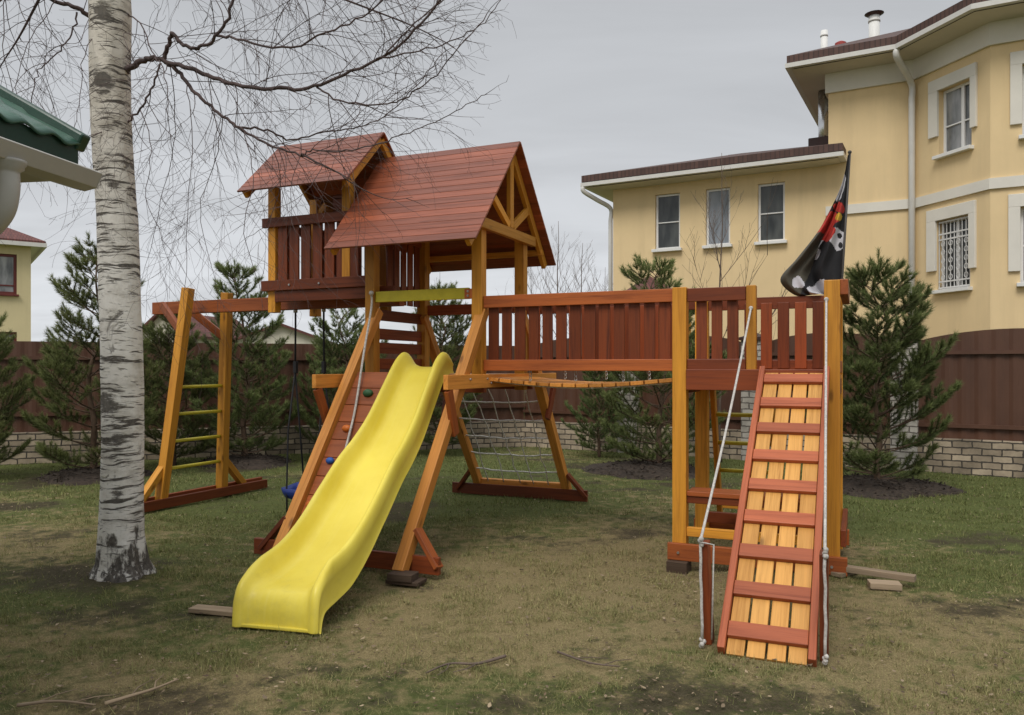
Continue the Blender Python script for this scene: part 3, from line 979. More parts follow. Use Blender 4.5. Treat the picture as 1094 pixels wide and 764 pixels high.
# --- slide
def build_slide():
    prof = [(0, 1.60), (.14, 1.595), (.30, 1.535), (.55, 1.33), (.85, 1.075), (1.12, .90), (1.38, .765), (1.66, .585), (1.95, .405), (2.22, .285), (2.46, .235), (2.62, .222), (2.70, .20), (2.745, .12), (2.755, .0)]
    c = crom([V3((0, a, b)) for a, b in prof], 8)
    top = V3((-3.71, 6.58, 0)); bot = V3((-3.265, 3.90, 0))
    ax = (bot - top).normalized(); sd = V3((-ax.y, ax.x, 0))       # sideways (to the viewer's right is -sd)
    sd = -sd if sd.x < 0 else sd
    n = len(c); nv = 0
    # cross section: (side offset, height above floor) from outer left skirt to outer right skirt
    vs = []; fs = []; gs = []
    arc = 0
    for i, p in enumerate(c):
        d = p.y
        tn = (c[min(i + 1, n - 1)] - c[max(i - 1, 0)]).normalized()
        nr = V3((0, -tn.z, tn.y))
        if nr.z < 0 and d < 2.6: nr = -nr
        if i: arc += (p - c[i - 1]).length
        k = min(1, d / .20); hw = .145 * (.25 + .75 * math.sin(k * math.pi / 2)) if d < .2 else .145
        e = max(0, min(1, (d - 2.48) / .27)); hw = hw * (1 - .86 * e ** 1.6)
        wob = .018 * math.sin(d * 5.2 + .6)
        W = .155 + .045 * min(1, max(0, d - .3) / 1.4) + .022 * e
        skirt = .06 + .05 * max(0, min(1, (d - 1.8) / .5))
        sec = [(-W - .080, -skirt), (-W - .066, -skirt + .014), (-W - .062, hw * .30), (-W - .074, hw * .38), (-W - .064, hw * .90 + wob * .2), (-W - .045, hw + .012), (-W - .022, hw + .010), (-W - .006, hw * .86),
               (-W + .010, hw * .45), (-W + .030, hw * .12 + .006), (-W + .065, .002), (-W * .4, 0), (0, 0)]
        sec = sec + [(-a, b) for a, b in reversed(sec[:-1])]
        base = top + ax * d
        for a, h in sec:
            q = base + sd * a + V3((0, 0, p.z))
            off = ax * (nr.y * h) + V3((0, 0, nr.z * h))
            if h < 0: off = V3((0, 0, max(h, -p.z + .0)))
            vs.append(q + off); gs.append((arc, a, h))
    m = 25
    for i in range(n - 1):
        for k in range(m - 1):
            fs.append((i * m + k, (i + 1) * m + k, (i + 1) * m + k + 1, i * m + k + 1))
    mb = MB(); mb.add(vs, fs, gs, .5)
    o = PB(mb, 'slide', SLIDEM, None, 0, True)
    o['label'] = 'yellow plastic wavy slide'
    so = o.modifiers.new('thickness', 'SOLIDIFY'); so.thickness = .007; so.offset = -1
    sbd = o.modifiers.new('smooth', 'SUBSURF'); sbd.levels = 1; sbd.render_levels = 1
    # flange where the end meets the ground
    fl = MB(); end = top + ax * 2.757
    fl.beam(end - sd * .285 + V3((0, 0, .012)), end + sd * .285 + V3((0, 0, .012)), .03, .022)
    PB(fl, 'end_flange', SLIDEM, o, .006)


build_slide()

# ------------------------------------------------------------------ things on and beside the playset
def Wp(u, v, z): return UV(u, v, z)


# climbing rope
e0 = Wp(-4.37, 6.53, 2.28)
rp_o = MB()
pts = [UV(-4.37, VF - .08, 2.32), UV(-4.365, VF - .085, 2.18), UV(-4.29, 6.33, 1.75), UV(-4.19, 6.05, 1.25), UV(-4.13, frontleg(1.0) - .035, 1.0), UV(-4.09, frontleg(.72) - .03, .72)]
rp_o.tube(crom(pts, 5), .011, 8); rp_o.sphere(pts[0], .024); rp_o.sphere(pts[-1], .022)
ro_ = rp_o.build('climbing_rope', ROPE, smooth=True)
tag(ro_, 'white knotted rope hanging down the climbing wall left of the slide', 'rope')

# swing
sw_loc = UV(-5.53, 7.11, .15)
sw = empty('swing', sw_loc, -ANG); tag(sw, 'blue plastic child swing hanging low on black ropes from the swing beam', 'swing')
so_ = V3((-5.53, 7.11, .15))
def SB(mb, name, mat, bevel=0.0, smooth=True, parent=None): return mb.build(name, mat, parent or sw, so_, bevel, smooth)
seat = MB(); cu, cv = -5.53, 7.11
ring = []
vs = []; fs = []; gs = []
nr_ = 20
for j, (rr_, zz) in enumerate(((.001, .155), (.15, .150), (.195, .17), (.215, .22), (.225, .27), (.21, .272), (.195, .22), (.175, .19), (.001, .18))):
    for k in range(nr_):
        th = 2 * math.pi * k / nr_
        x = math.copysign(abs(math.cos(th)) ** .6, math.cos(th)) * rr_ * 1.42; y = math.copysign(abs(math.sin(th)) ** .6, math.sin(th)) * rr_ * .8
        hz = zz + (.05 * max(0, math.sin(th)) if zz > .2 else 0)
        vs.append((cu + x, cv + y, hz)); gs.append((x, y, zz))
for j in range(8):
    for k in range(nr_):
        fs.append((j * nr_ + k, j * nr_ + (k + 1) % nr_, (j + 1) * nr_ + (k + 1) % nr_, (j + 1) * nr_ + k))
seat.add(vs, fs, gs, .5); SB(seat, 'seat', BLUE)
for s in (-1, 1):
    hu = cu + s * .19
    SB(MB().tube([(hu, cv, 2.24), (hu, cv, 2.0), (hu + s * .005, cv, 1.55)], .0115, 7), 'rope', BLACKROPE)
    SB(MB().tube([(hu + s * .005, cv, 1.55), (hu + s * .02, cv - .10, .9), (hu + s * .0, cv - .15, .25), (hu - s * .01, cv - .155, -.0 + .02)], .010, 7), 'rope', BLACKROPE)
    SB(MB().tube([(hu + s * .005, cv, 1.55), (hu + s * .02, cv + .10, .9), (hu, cv + .15, .25)], .010, 7), 'rope', BLACKROPE)
    SB(MB().box((hu - .02, cv - .02, 1.53), (hu + .02, cv + .02, 1.66)), 'rope_clamp', BLACKROPE, .004, False)
    SB(MB().tube([(hu, cv, 2.24), (hu, cv, 2.20)], .022, 8), 'hanger', STEEL)


# support blocks
bl = MB().beam(V3((-.10, 0, .030)), V3((.10, 0, .030)), .14, .055)
bl.beam(V3((-.12, .03, -.01)), V3((.15, .02, -.01)), .16, .03)
b1 = bl.build('support_block', DARKBLK, bevel=.005, loc=UV(-3.15, 5.16, -.005)); b1.rotation_euler.z = -ANG + .1
tag(b1, 'dark wooden block under the foot of the slanted leg right of the slide', 'wooden block', 'packing blocks under the playset feet')
bl = MB().box((-.085, -.08, 0), (.085, .08, .10))
b2 = bl.build('support_block', DARKBLK, bevel=.005, loc=UV(-1.37, 6.585, -.098)); b2.rotation_euler.z = -ANG - .06
tag(b2, 'dark wooden block under the left front post of the ramp tower', 'wooden block', 'packing blocks under the playset feet')

# offcuts on the lawn
def lumber(name, a, b, w, h, label, mat=GREYWOOD, z=.0, group=None):
    a = V3(a); b = V3(b); c = (a + b) / 2; d = (b - a); ln = d.length
    base = gzf(c.x, c.y) + z
    mb = MB().beam((-ln / 2, 0, h / 2), (ln / 2, 0, h / 2), w, h)
    o = mb.build(name, mat, bevel=.004, loc=(c.x, c.y, base)); o.rotation_euler.z = math.atan2(d.y, d.x)
    return tag(o, label, 'plank', group)


g1, g2 = G(893, 614), G(978, 627)
lumber('timber_offcut', g1, g2, .075, .045, 'long pale timber offcut lying on a shorter one beside the ramp tower', z=.05, group='timber offcuts on the lawn')
g1, g2 = G(928, 626), G(962, 628)
lumber('timber_offcut', g1, g2, .12, .045, 'short timber offcut under the long one beside the ramp tower', z=.008, group='timber offcuts on the lawn')
g1, g2 = G(893, 617), G(915, 611)
lumber('timber_offcut', g1, g2, .09, .03, 'pale stub of timber against the right foot of the ramp tower', z=.012, group='timber offcuts on the lawn')
g1, g2 = G(206, 652), G(262, 657)
lumber('timber_offcut', g1, g2, .10, .03, 'thin pale plank poking out left of the slide end', z=.010, group='timber offcuts on the lawn')


def stick(name, pxs, r, label, seed):
    random.seed(seed); pts = []
    for px, py in pxs:
        g = G(px, py); g.z = gzf(g.x, g.y) + r + .012 + random.uniform(0, .012); pts.append(g)
    cpts = crom(pts, 5); o = pts[0]
    mb = MB().tube(cpts, [r * (1 - .6 * i / len(cpts)) for i in range(len(cpts))], 7)
    for k in (len(cpts) // 3, len(cpts) * 2 // 3):
        p = cpts[k]; d = (cpts[k + 1] - cpts[k]).normalized()
        sd = V3((-d.y, d.x, .05)); mb.tube([p, p + d * .06 + sd * .07, p + d * .14 + sd * .11], [r * .45, r * .35, r * .2], 5)
    ob = mb.build(name, GREYWOOD if seed % 2 else GRASSDK, origin=o, smooth=True, loc=o)
    return tag(ob, label, 'stick', 'fallen branches on the lawn')


stick('fallen_branch', [(112, 753), (140, 746), (165, 738), (190, 727)], .010, 'pale crooked stick at the bottom left of the lawn', 1)
stick('fallen_branch', [(18, 757), (60, 752), (102, 755)], .009, 'thin pale stick lying at the extreme lower left corner', 3)
stick('fallen_branch', [(540, 704), (510, 712), (480, 712), (455, 722)], .009, 'dark thin stick on the lawn below the slanted leg', 4)
stick('fallen_branch', [(596, 700), (630, 712), (662, 716)], .007, 'dark twig on the lawn between slide end and ramp foot', 6)


# ------------------------------------------------------------------ flag
def build_flag():
    base = UV(UB1 + .03, VB + .02, 0); f0 = V3((base.x, base.y, 2.05))
    e = empty('pirate_flag', f0, -ANG); tag(e, 'black pirate flag with red bandana skull drooping from a pole on the ramp tower', 'flag')
    pole = MB().tube([(0, 0, -.3), (.02, 0, .3), (.085, 0, 1.45)], .011, 8)
    pole.sphere((.085, 0, 1.455), .017); pole.build('flag_pole', plain('dark_pole', (.05, .045, .04), .5), e, smooth=True)
    left = crom([V3((.070, 3.47, 0)), V3((.045, 3.32, 0)), V3((.0, 3.16, 0)), V3((-.11, 2.93, 0)), V3((-.20, 2.78, 0)), V3((-.36, 2.58, 0)), V3((-.50, 2.40, 0)), V3((-.375, 2.255, 0)), V3((-.24, 2.25, 0))], 8)
    nl = 150; ns = 100
    # resample left outline by arc length
    ds = [0]
    for i in range(1, len(left)): ds.append(ds[-1] + (left[i] - left[i - 1]).length)
    def at(t):
        s = t * ds[-1]
        for i in range(1, len(ds)):
            if ds[i] >= s:
                k = (s - ds[i - 1]) / max(1e-9, ds[i] - ds[i - 1]); return left[i - 1].lerp(left[i], k)
        return left[-1]
    vs = []; info = []
    for i in range(nl + 1):
        r = i / nl; lp = at(r)
        pr = V3((.085 - .065 * r, 3.49 - 1.24 * r, 0))
        for k in range(ns + 1):
            s = k / ns; q = pr.lerp(lp, s)
            wdt = (pr - lp).length
            dep = .055 * min(1, wdt * 3) * math.sin(s * 11 + r * 2.5) + .03 * min(1, wdt * 3) * math.sin(s * 23 - r * 6 + 1)
            dep -= .03
            vs.append((q.x, dep * (0.25 + .75 * min(1, s * 3)), q.y - 2.05)); info.append((q.x, q.y))
    fs = []; mi = []
    def colour(x, z):
        px = 893 + x * 120; py = 392 - (z - 1.6) * 120
        w = 2.0 * math.sin(px * .45 + py * .22) + 1.3 * math.sin(py * .5 - px * .3)
        def ell(cx, cy, a, b, rot=0, wob=1.0):
            c, s_ = math.cos(rot), math.sin(rot); dx, dy = px - cx, py - cy
            X = dx * c + dy * s_; Y = -dx * s_ + dy * c
            return (X / a) ** 2 + (Y / b) ** 2 < 1 + .13 * w * wob
        if px < 877 - (py - 250) * .36 and py > 248 and not ell(852, 301, 6, 7): return 4  # lower-left cloth: light coming through, painted as a lighter olive tone
        if ell(892, 232, 3.2, 4): return 3
        if ell(884, 236, 13, 6.5, -.9) or ell(893, 222, 5, 6) or ell(879, 248, 9, 9, .5): return 1
        if ell(878, 228, 5, 16, .35): return 0 if py < 222 else 1
        if ell(892, 256, 7, 12, .15): return 2 if not (ell(893, 252, 2.5, 3.5) or ell(894, 262, 2, 3)) else 0
        if ell(894, 200, 3.8, 16, .18): return 2
        if ell(874, 255, 3.5, 12, .55) or ell(869, 270, 4, 7, .6): return 2
        if ell(852, 301, 6, 7): return 2
        if ell(872, 308, 12, 8, -.6): return 2
        return 0
    for i in range(nl):
        for k in range(ns):
            a = i * (ns + 1) + k; fs.append((a, a + ns + 1, a + ns + 2, a + 1))
            x = sum(info[j][0] for j in fs[-1]) / 4; z = sum(info[j][1] for j in fs[-1]) / 4
            mi.append(colour(x, z))
    def cloth(nm, c): return plain(nm, c, .85, var=.2, scale=12)
    mb = MB(); mb.add(vs, fs, vs, .5)
    mats = [cloth('black_flag_cloth', (.014, .014, .016)), cloth('red_flag_print', (.42, .035, .025)), cloth('white_flag_print', (.50, .49, .52)),
            cloth('yellow_flag_print', (.55, .33, .03)), cloth('backlit_black_cloth', (.075, .068, .05))]  # last entry is the black cloth with show-through light put into its colour
    o = mb.build('flag_cloth', mats, e, smooth=True)
    o.data.polygons.foreach_set('material_index', mi)
    s_ = o.modifiers.new('thickness', 'SOLIDIFY'); s_.thickness = .002


build_flag()


# ================================================================== BIRCH
def build_birch():
    Yb = BIRCH.y
    root = empty('birch_tree', (BIRCH.x, BIRCH.y, 0))
    tag(root, 'white-barked bare birch leaning over the lawn left of the playset', 'tree')
    O = V3((BIRCH.x, BIRCH.y, 0))
    rnd = random.Random(5)
    axis = []
    for (px, py, r) in ((129, 618, .190), (129, 600, .174), (129, 570, .160), (130, 520, .151), (130.8, 450, .146), (130.5, 380, .144), (129, 320, .144), (126, 240, .143), (121, 160, .141), (117.5, 80, .141), (116.5, 0, .146)):
        p = P(px, py, Yb); axis.append((p, r))
    axis[0] = (V3((axis[0][0].x, Yb, -.06)), .25)
    z = 4.5
    for zz, r, dx in ((5.1, .140, -.02), (6.0, .125, .03), (7.0, .09, .08), (8.0, .055, .06), (9.2, .015, .1)):
        axis.append((V3((BIRCH.x - .10 + dx, Yb + dx, zz)), r))
    pts = crom([a for a, r in axis], 8); rads = []
    for i in range(len(axis) - 1):
        for k in range(8): rads.append(axis[i][1] + (axis[i + 1][1] - axis[i][1]) * k / 8)
    rads.append(axis[-1][1])
    n = 40; vs = []; fs = []; gs = []
    for i, (p, r) in enumerate(zip(pts, rads)):
        for k in range(n):
            th = 2 * math.pi * k / n
            w = 1 + .035 * math.sin(3 * th + p.z * 1.3) + .02 * math.sin(7 * th + p.z * 4)
            w += .04 * (float(vnoise(np.array([th * 4.0 + 10]), np.array([p.z * 7]), 3)[0]) - .5)
            if p.z < .35: w += (.35 - p.z) * (.55 * max(0, math.sin(2.5 * th + .6)) + .12 * math.sin(9 * th))
            vs.append(p + V3((math.cos(th), math.sin(th), 0)) * r * w); gs.append((th, p.z, 0))
    m = len(pts)
    for i in range(m - 1):
        for k in range(n): fs.append((i * n + k, i * n + (k + 1) % n, (i + 1) * n + (k + 1) % n, (i + 1) * n + k))
    t = MB(); t.add(vs, fs, gs, .5)
    t.build('trunk', BIRCHM, root, O, 0, True)

    limbs = []
    def limb(spec, r0, r1, dens=1.0, lift=0.0):
        c = crom([P(px, py, Yb + dy) for px, py, dy in spec], 5)
        c = [p + V3((rnd.uniform(-.008, .008), rnd.uniform(-.02, .02), rnd.uniform(-.008, .008))) if 0 < i < len(c) - 1 else p for i, p in enumerate(c)]
        limbs.append((c, [.62 * (r0 + (r1 - r0) * (i / (len(c) - 1)) ** .6) for i in range(len(c))], dens))
    limb([(124, 76, 0), (137, 74, -.02), (150, 65, -.05), (163, 62, -.08), (178, 65, -.12), (215, 78, -.2), (250, 91, -.3), (300, 94, -.4), (335, 92, -.45), (375, 76, -.5), (415, 57, -.55), (450, 25, -.6), (490, -25, -.7)], .046, .011)
    limb([(174, 64, -.1), (180, 48, -.15), (184, 35, -.2), (192, 44, -.25), (204, 51, -.3), (216, 49, -.3), (230, 40, -.35), (244, 18, -.4), (252, -15, -.45)], .028, .016)
    limb([(232, 38, -.35), (252, 41, -.4), (301, 52, -.45), (349, 35, -.5), (386, 17, -.55), (420, -8, -.6)], .017, .008)
    limb([(176, 66, -.1), (190, 76, -.1), (203, 92, -.12), (216, 106, -.15), (238, 124, -.2), (258, 138, -.25), (290, 155, -.3), (320, 165, -.35), (350, 178, -.4), (372, 193, -.45)], .030, .009)
    limb([(256, 137, -.25), (287, 139, -.1), (311, 150, .05), (343, 142, .1), (377, 137, .15), (409, 125, .2), (445, 91, .25), (470, 60, .3)], .015, .005)
    limb([(322, 166, -.35), (335, 161, -.4), (369, 161, -.5), (403, 154, -.55), (431, 144, -.6), (465, 130, -.65), (499, 112, -.7), (520, 100, -.7)], .010, .004)
    limb([(338, 93, -.45), (363, 108, -.5), (409, 112, -.6), (431, 105, -.6), (460, 85, -.7), (490, 52, -.8), (520, 15, -.8)], .012, .005)
    limb([(411, 60, -.55), (443, 25, -.5), (477, -2, -.45), (500, -30, -.4)], .010, .006)
    limb([(402, 63, -.55), (440, 57, -.6), (480, 45, -.7), (512, 28, -.75), (535, 0, -.8)], .011, .004)
    limb([(105, 22, 0), (95, 16, -.02), (80, 8, -.08), (58, 0, -.15), (20, -15, -.3)], .036, .020)
    limb([(82, 13, -.08), (78, 35, -.1), (68, 50, -.12), (50, 66, -.15), (38, 85, -.2), (33, 118, -.2)], .012, .005)
    limb([(172, 68, -.1), (166, 85, -.1), (155, 110, -.08), (143, 123, -.06), (135, 131, -.03)], .011, .013)
    limb([(137, 15, 0), (150, 25, -.1), (165, 60, -.3), (172, 68, -.5), (178, 95, -.6), (180, 130, -.65)], .010, .004)
    for sp in ([(200, 90, -.12), (206, 150, -.2), (200, 220, -.3), (198, 302, -.32)], [(238, 124, -.2), (230, 170, -.1), (214, 225, .05), (226, 285, .1)], [(262, 140, -.25), (270, 190, -.5), (262, 250, -.6), (276, 300, -.62)],
               [(150, 118, -.07), (161, 160, -.3), (157, 210, -.35), (178, 262, -.4)], [(60, 0, -.15), (34, 40, -.3), (18, 85, -.35), (22, 130, -.3)], [(8, -15, -.3), (4, 50, -.35), (26, 130, -.3), (62, 176, -.2)], [(182, 72, -.12), (188, 140, .2), (172, 215, .3), (160, 270, .3)],
               [(290, 155, -.3), (300, 190, -.2), (288, 235, -.1), (262, 255, 0)], [(105, 22, 0), (88, 70, -.3), (84, 120, -.4), (66, 160, -.5)], [(225, 85, -.2), (236, 120, .2), (228, 160, .3), (240, 205, .3)]):
        limb(sp, .0062, .0028, .62)
    # limbs above the frame; their twigs hang down into the picture
    for k in range(12):
        z0 = 4.6 + k * .32; az = k * 2.4 + .3; ln = rnd.uniform(1.6, 3.1)
        s0 = V3((BIRCH.x - .1, Yb, z0)); d = V3((math.cos(az), math.sin(az) * .8, .75)).normalized()
        pts_ = [s0]
        for j in range(6):
            d = (d + V3((rnd.uniform(-.15, .15), rnd.uniform(-.15, .15), -.14 if j > 1 else 0))).normalized()
            pts_.append(pts_[-1] + d * ln / 6)
        c = crom(pts_, 3); limbs.append((c, [.035 * (1 - .8 * i / (len(c) - 1)) for i in range(len(c))], .75))
    for (px, py, dx, dz, dy, ln) in ((250, -40, 1.3, -.25, -.1, 1.7), (310, -60, .8, -.45, -.2, 1.2), (300, -90, 1.0, .05, .5, 1.8), (180, -60, .8, -.4, -.4, 1.0), (40, -50, -.8, -.35, .1, 1.2), (60, -30, -.5, -.5, .4, 1.0), (30, -30, -.4, -.6, -.2, .9)):
        s0 = P(px, py, Yb + rnd.uniform(-.5, .4)); d = V3((dx, dy, dz)).normalized(); pts_ = [s0]
        for j in range(6):
            d = (d + V3((rnd.uniform(-.12, .12), rnd.uniform(-.12, .12), rnd.uniform(-.12, .08)))).normalized(); pts_.append(pts_[-1] + d * ln / 6)
        c = crom(pts_, 3); limbs.append((c, [.012 * (1 - .7 * i / (len(c) - 1)) for i in range(len(c))], 1.0))
    for c, rr, dn in limbs:
        MB().tube(c, rr, 9).build('branch', TWIG, root, O, 0, True)

    tw = MB()
    cnt = [0]
    def twig(p, d, ln, r, droop, lvl):
        steps = max(5, int(ln / .055)); st = ln / steps; pts_ = [p.copy()]; d = d.normalized(); kids = []
        w = V3((rnd.gauss(0, 1), rnd.gauss(0, 1), rnd.gauss(0, 1))) * .09           # slowly changing bend, so twigs run in curves
        for i in range(steps):
            w = w * .78 + V3((rnd.gauss(0, 1), rnd.gauss(0, 1), rnd.gauss(0, .8))) * .062
            d = d + w + V3((0, 0, -droop * (1.0 if d.z > -.75 else -.15)))
            d.normalize(); p = p + d * st; pts_.append(p.copy())
            if lvl < 3 and i > 0: kids.append((p.copy(), d.copy(), i / steps))
        tw.tube(pts_, [max(.0009, r * (1 - .72 * i / steps)) for i in range(steps + 1)], 4 if lvl < 2 else 3, False)
        cnt[0] += 1
        last = -1
        for j, (q, dd, t) in enumerate(kids):
            if j > last + 1 and rnd.random() < (.46 if lvl == 1 else .30):
                last = j
                s = V3((rnd.gauss(0, 1), rnd.gauss(0, 1), rnd.gauss(-.1, .7)))
                s = (s - dd * s.dot(dd)).normalized()
                twig(q, dd * .8 + s * .62, ln * rnd.uniform(.32, .66) * (1 - .35 * t), r * .62, droop * 1.2 + .012, lvl + 1)
    for c, rr, dn in limbs:
        acc = 0; nxt = .10
        for i in range(2, len(c) - 1):
            seg = c[i + 1] - c[i]; acc += seg.length
            while acc > nxt:
                nxt += rnd.uniform(.060, .145) / dn
                dd = seg.normalized(); s = V3((rnd.gauss(0, 1), rnd.gauss(0, 1), rnd.gauss(.0, .9)))
                s = (s - dd * s.dot(dd)).normalized()
                hi = c[i].z > 4.4
                right = max(0, min(1, (c[i].x + 1.1) / .75))
                ln = rnd.uniform(.40, 1.05) * (1.55 if hi else 1.0) * (1 - .74 * right)
                twig(c[i], dd * .75 + s * .75, ln, min(.0034, rr[i] * .6), .045 if not hi else .075, 1)
        dd = (c[-1] - c[-2]).normalized()
        twig(c[-1], dd, .5 if c[-1].x < -1 else .22, min(rr[-1], .005), .03, 1)
    o = tw.build('twigs', TWIG, root, O, 0, False); tag(o, kind='stuff')
    print('birch twigs', cnt[0], 'faces', len(tw.f))


build_birch()


# ================================================================== YOUNG PINES
def pine_meshes(H, Rr, seed, dens=1.0):
    rnd = random.Random(seed); rg = np.random.default_rng(seed)
    wood_ = MB(); shoots = []
    tp = [V3((rnd.uniform(-.02, .02) * i, rnd.uniform(-.02, .02) * i, H * i / 8 - (.05 if i == 0 else 0))) for i in range(9)]
    tr = MB().tube(crom(tp, 3), [.050 * (H / 3.2) * (1 - .85 * i / 24) for i in range(25)], 9)
    def tpos(z):
        k = min(7.999, max(0, z / H * 8)); i = int(k); return tp[i].lerp(tp[i + 1], k - i)
    z = .20; wi = 0
    while z < H * .96:
        t = z / H
        prof = (.66 + 1.13 * t) if t < .30 else max(.15, 1.0 * (1 - (t - .30) / .80) ** .78)
        nb = rnd.randint(5, 7) if t < .8 else rnd.randint(4, 5)
        a0 = rnd.uniform(0, 6.28)
        for b in range(nb):
            Ln = Rr * prof * rnd.uniform(.52, 1.18); az = a0 + b * 6.283 / nb + rnd.uniform(-.3, .3)
            el = (.05 + .55 * t) + rnd.uniform(-.12, .15)
            d = V3((math.cos(az) * math.cos(el), math.sin(az) * math.cos(el), math.sin(el))); p = tpos(z + rnd.uniform(-.04, .04))
            n = max(4, int(Ln / .09)); st = Ln / n; path = [p.copy()]
            for i in range(n):
                d = (d + V3((rnd.gauss(0, .05), rnd.gauss(0, .05), .045 + .09 * (i / n) ** 2))).normalized()
                p = p + d * st; path.append(p.copy())
                s = (i + 1) / n
                if s > .28 and i < n - 1:
                    for sg in (-1, 1):
                        if rnd.random() < .72:
                            side = V3((-d.y, d.x, 0)).normalized() * sg
                            sd_ = (d * .75 + side * .8 + V3((0, 0, rnd.uniform(.05, .45)))).normalized()
                            sl = min(.34, .13 + .30 * Ln * (1 - s)) * rnd.uniform(.6, 1.15)
                            q = p + sd_ * sl
                            up = (sd_ + V3((0, 0, .45))).normalized()
                            wood_.tube([p, q], [.006, .004], 4, False)
                            shoots.append((p.lerp(q, .25), sd_, sl * .8, .75)); 
                            shoots.append((q, up, rnd.uniform(.08, .15), 1.0))
                    if s > .5: shoots.append((path[-2], d, st, .6))
            wood_.tube(path, [.013 * (1 - .7 * i / n) * (.5 + .5 * prof) for i in range(n + 1)], 5, False)
            up = (d + V3((0, 0, .5))).normalized()
            shoots.append((path[-1], up, rnd.uniform(.10, .20), 1.1))
            for sg in (-1, 1):
                side = V3((-d.y, d.x, 0)).normalized() * sg
                shoots.append((path[-1], (d + side * .7 + V3((0, 0, .4))).normalized(), rnd.uniform(.07, .14), 1.0))
        z += rnd.uniform(.20, .31) * (H / 3.2); wi += 1
    top = tp[-1]
    shoots.append((top - V3((0, 0, .25)), V3((0, 0, 1)), .42, 1.2))
    for k in range(5):
        az = k * 1.257; shoots.append((top - V3((0, 0, .12)), V3((math.cos(az) * .55, math.sin(az) * .55, .8)).normalized(), .20, 1.0))
    # needles
    Vs = []; T = []; Gc = []
    for (p, a, ln, k) in shoots:
        m = int((44 + 250 * ln) * dens * k)
        a_ = np.array(a); ref = np.array([0, 0, 1.0]) if abs(a_[2]) < .9 else np.array([1.0, 0, 0])
        e1 = np.cross(a_, ref); e1 /= np.linalg.norm(e1); e2 = np.cross(a_, e1)
        t = rg.random(m); ph = rg.uniform(0, 6.283, m); th = rg.normal(.58, .22, m)
        base = np.array(p) + a_ * (t * ln)[:, None]
        dr = a_ * np.cos(th)[:, None] + (e1 * np.cos(ph)[:, None] + e2 * np.sin(ph)[:, None]) * np.sin(th)[:, None]
        nl = rg.uniform(.055, .100, m)
        sd_ = np.cross(dr, rg.normal(0, 1, (m, 3))); sd_ /= np.linalg.norm(sd_, axis=1)[:, None] + 1e-9
        tri = np.stack([base - sd_ * .0034, base + sd_ * .0034, base + dr * nl[:, None]], 1)
        Vs.append(tri.reshape(-1, 3))
        tone = np.clip(rg.normal((.12 if k < .95 else .55) + .25 * rnd.uniform(-.6, 1.2), .15, m) + .15 * t, 0, 1)
        T.append(np.repeat(tone, 3)); sh = rnd.random() ** 2
        Gc.append(np.repeat(np.stack([np.full(m, sh) * rg.random(m), rg.random(m), np.zeros(m)], 1), 3, 0))
    V = np.concatenate(Vs); Fc = np.arange(len(V)).reshape(-1, 3)
    return tr, wood_, V, Fc, np.concatenate(T), np.concatenate(Gc)


PROTO = {}
def pine(key, H, Rr, seed, loc, rz, label, sc=1.0, dens=1.0):
    root = empty('young_pine', loc, rz); root.scale = (sc, sc, sc)
    tag(root, label, 'tree', 'young pines along the fence')
    if key not in PROTO:
        tr, wd, V, Fc, T, Gc = pine_meshes(H, Rr, seed, dens)
        a = tr.build('trunk', PINEBARK, root, smooth=True); b = wd.build('branches', PINEBARK, root, smooth=True)
        c = np_mesh('needles', V, Fc, NEEDLE, gc=Gc, tone=T, parent=root)
        PROTO[key] = (a, b, c); print('pine', key, len(Fc))
    else:
        for o in PROTO[key]:
            k = o.copy(); COL.objects.link(k); k.parent = root
    return root


def gl(px, Y): return V3(((px - CX) / F * Y, Y, -.02))


pine('a', 3.25, 1.10, 3, gl(100, 11.6), .4, 'tall bushy young pine directly behind the birch trunk')
pine('b', 3.2, 1.08, 8, gl(262, 13.2), 0, 'broad young pine behind the swing ladder frame')
pine('c', 2.98, 1.12, 14, gl(938, 10.6), 2.1, 'bushy young pine right of the ramp beside the brick pillar', dens=1.35)
pine('e', 3.28, 1.2, 47, gl(704, 12.3), 2.6, 'bushy young pine behind the slatted bridge, top against the yellow house', .96)
pine('d', 3.1, 1.25, 31, gl(368, 13.9), 2.2, 'young pine seen between the black swing ropes and the slide', .87)
pine('d', 3.1, 1.25, 31, gl(-38, 11.4), 4.0, 'young pine cut by the left picture edge', .82)
pine('b', 3.2, 1.08, 8, gl(470, 14.6), 4.4, 'young pine seen through the roofed tower above the slide top', .95)
pine('e', 3.0, 1.05, 47, gl(186, 13.0), 1.2, 'narrow young pine just right of the birch trunk, by the end frame', .78)
pine('b', 3.2, 1.08, 8, gl(640, 14.2), 5.2, 'low young pine behind the middle of the slatted bridge', .62)


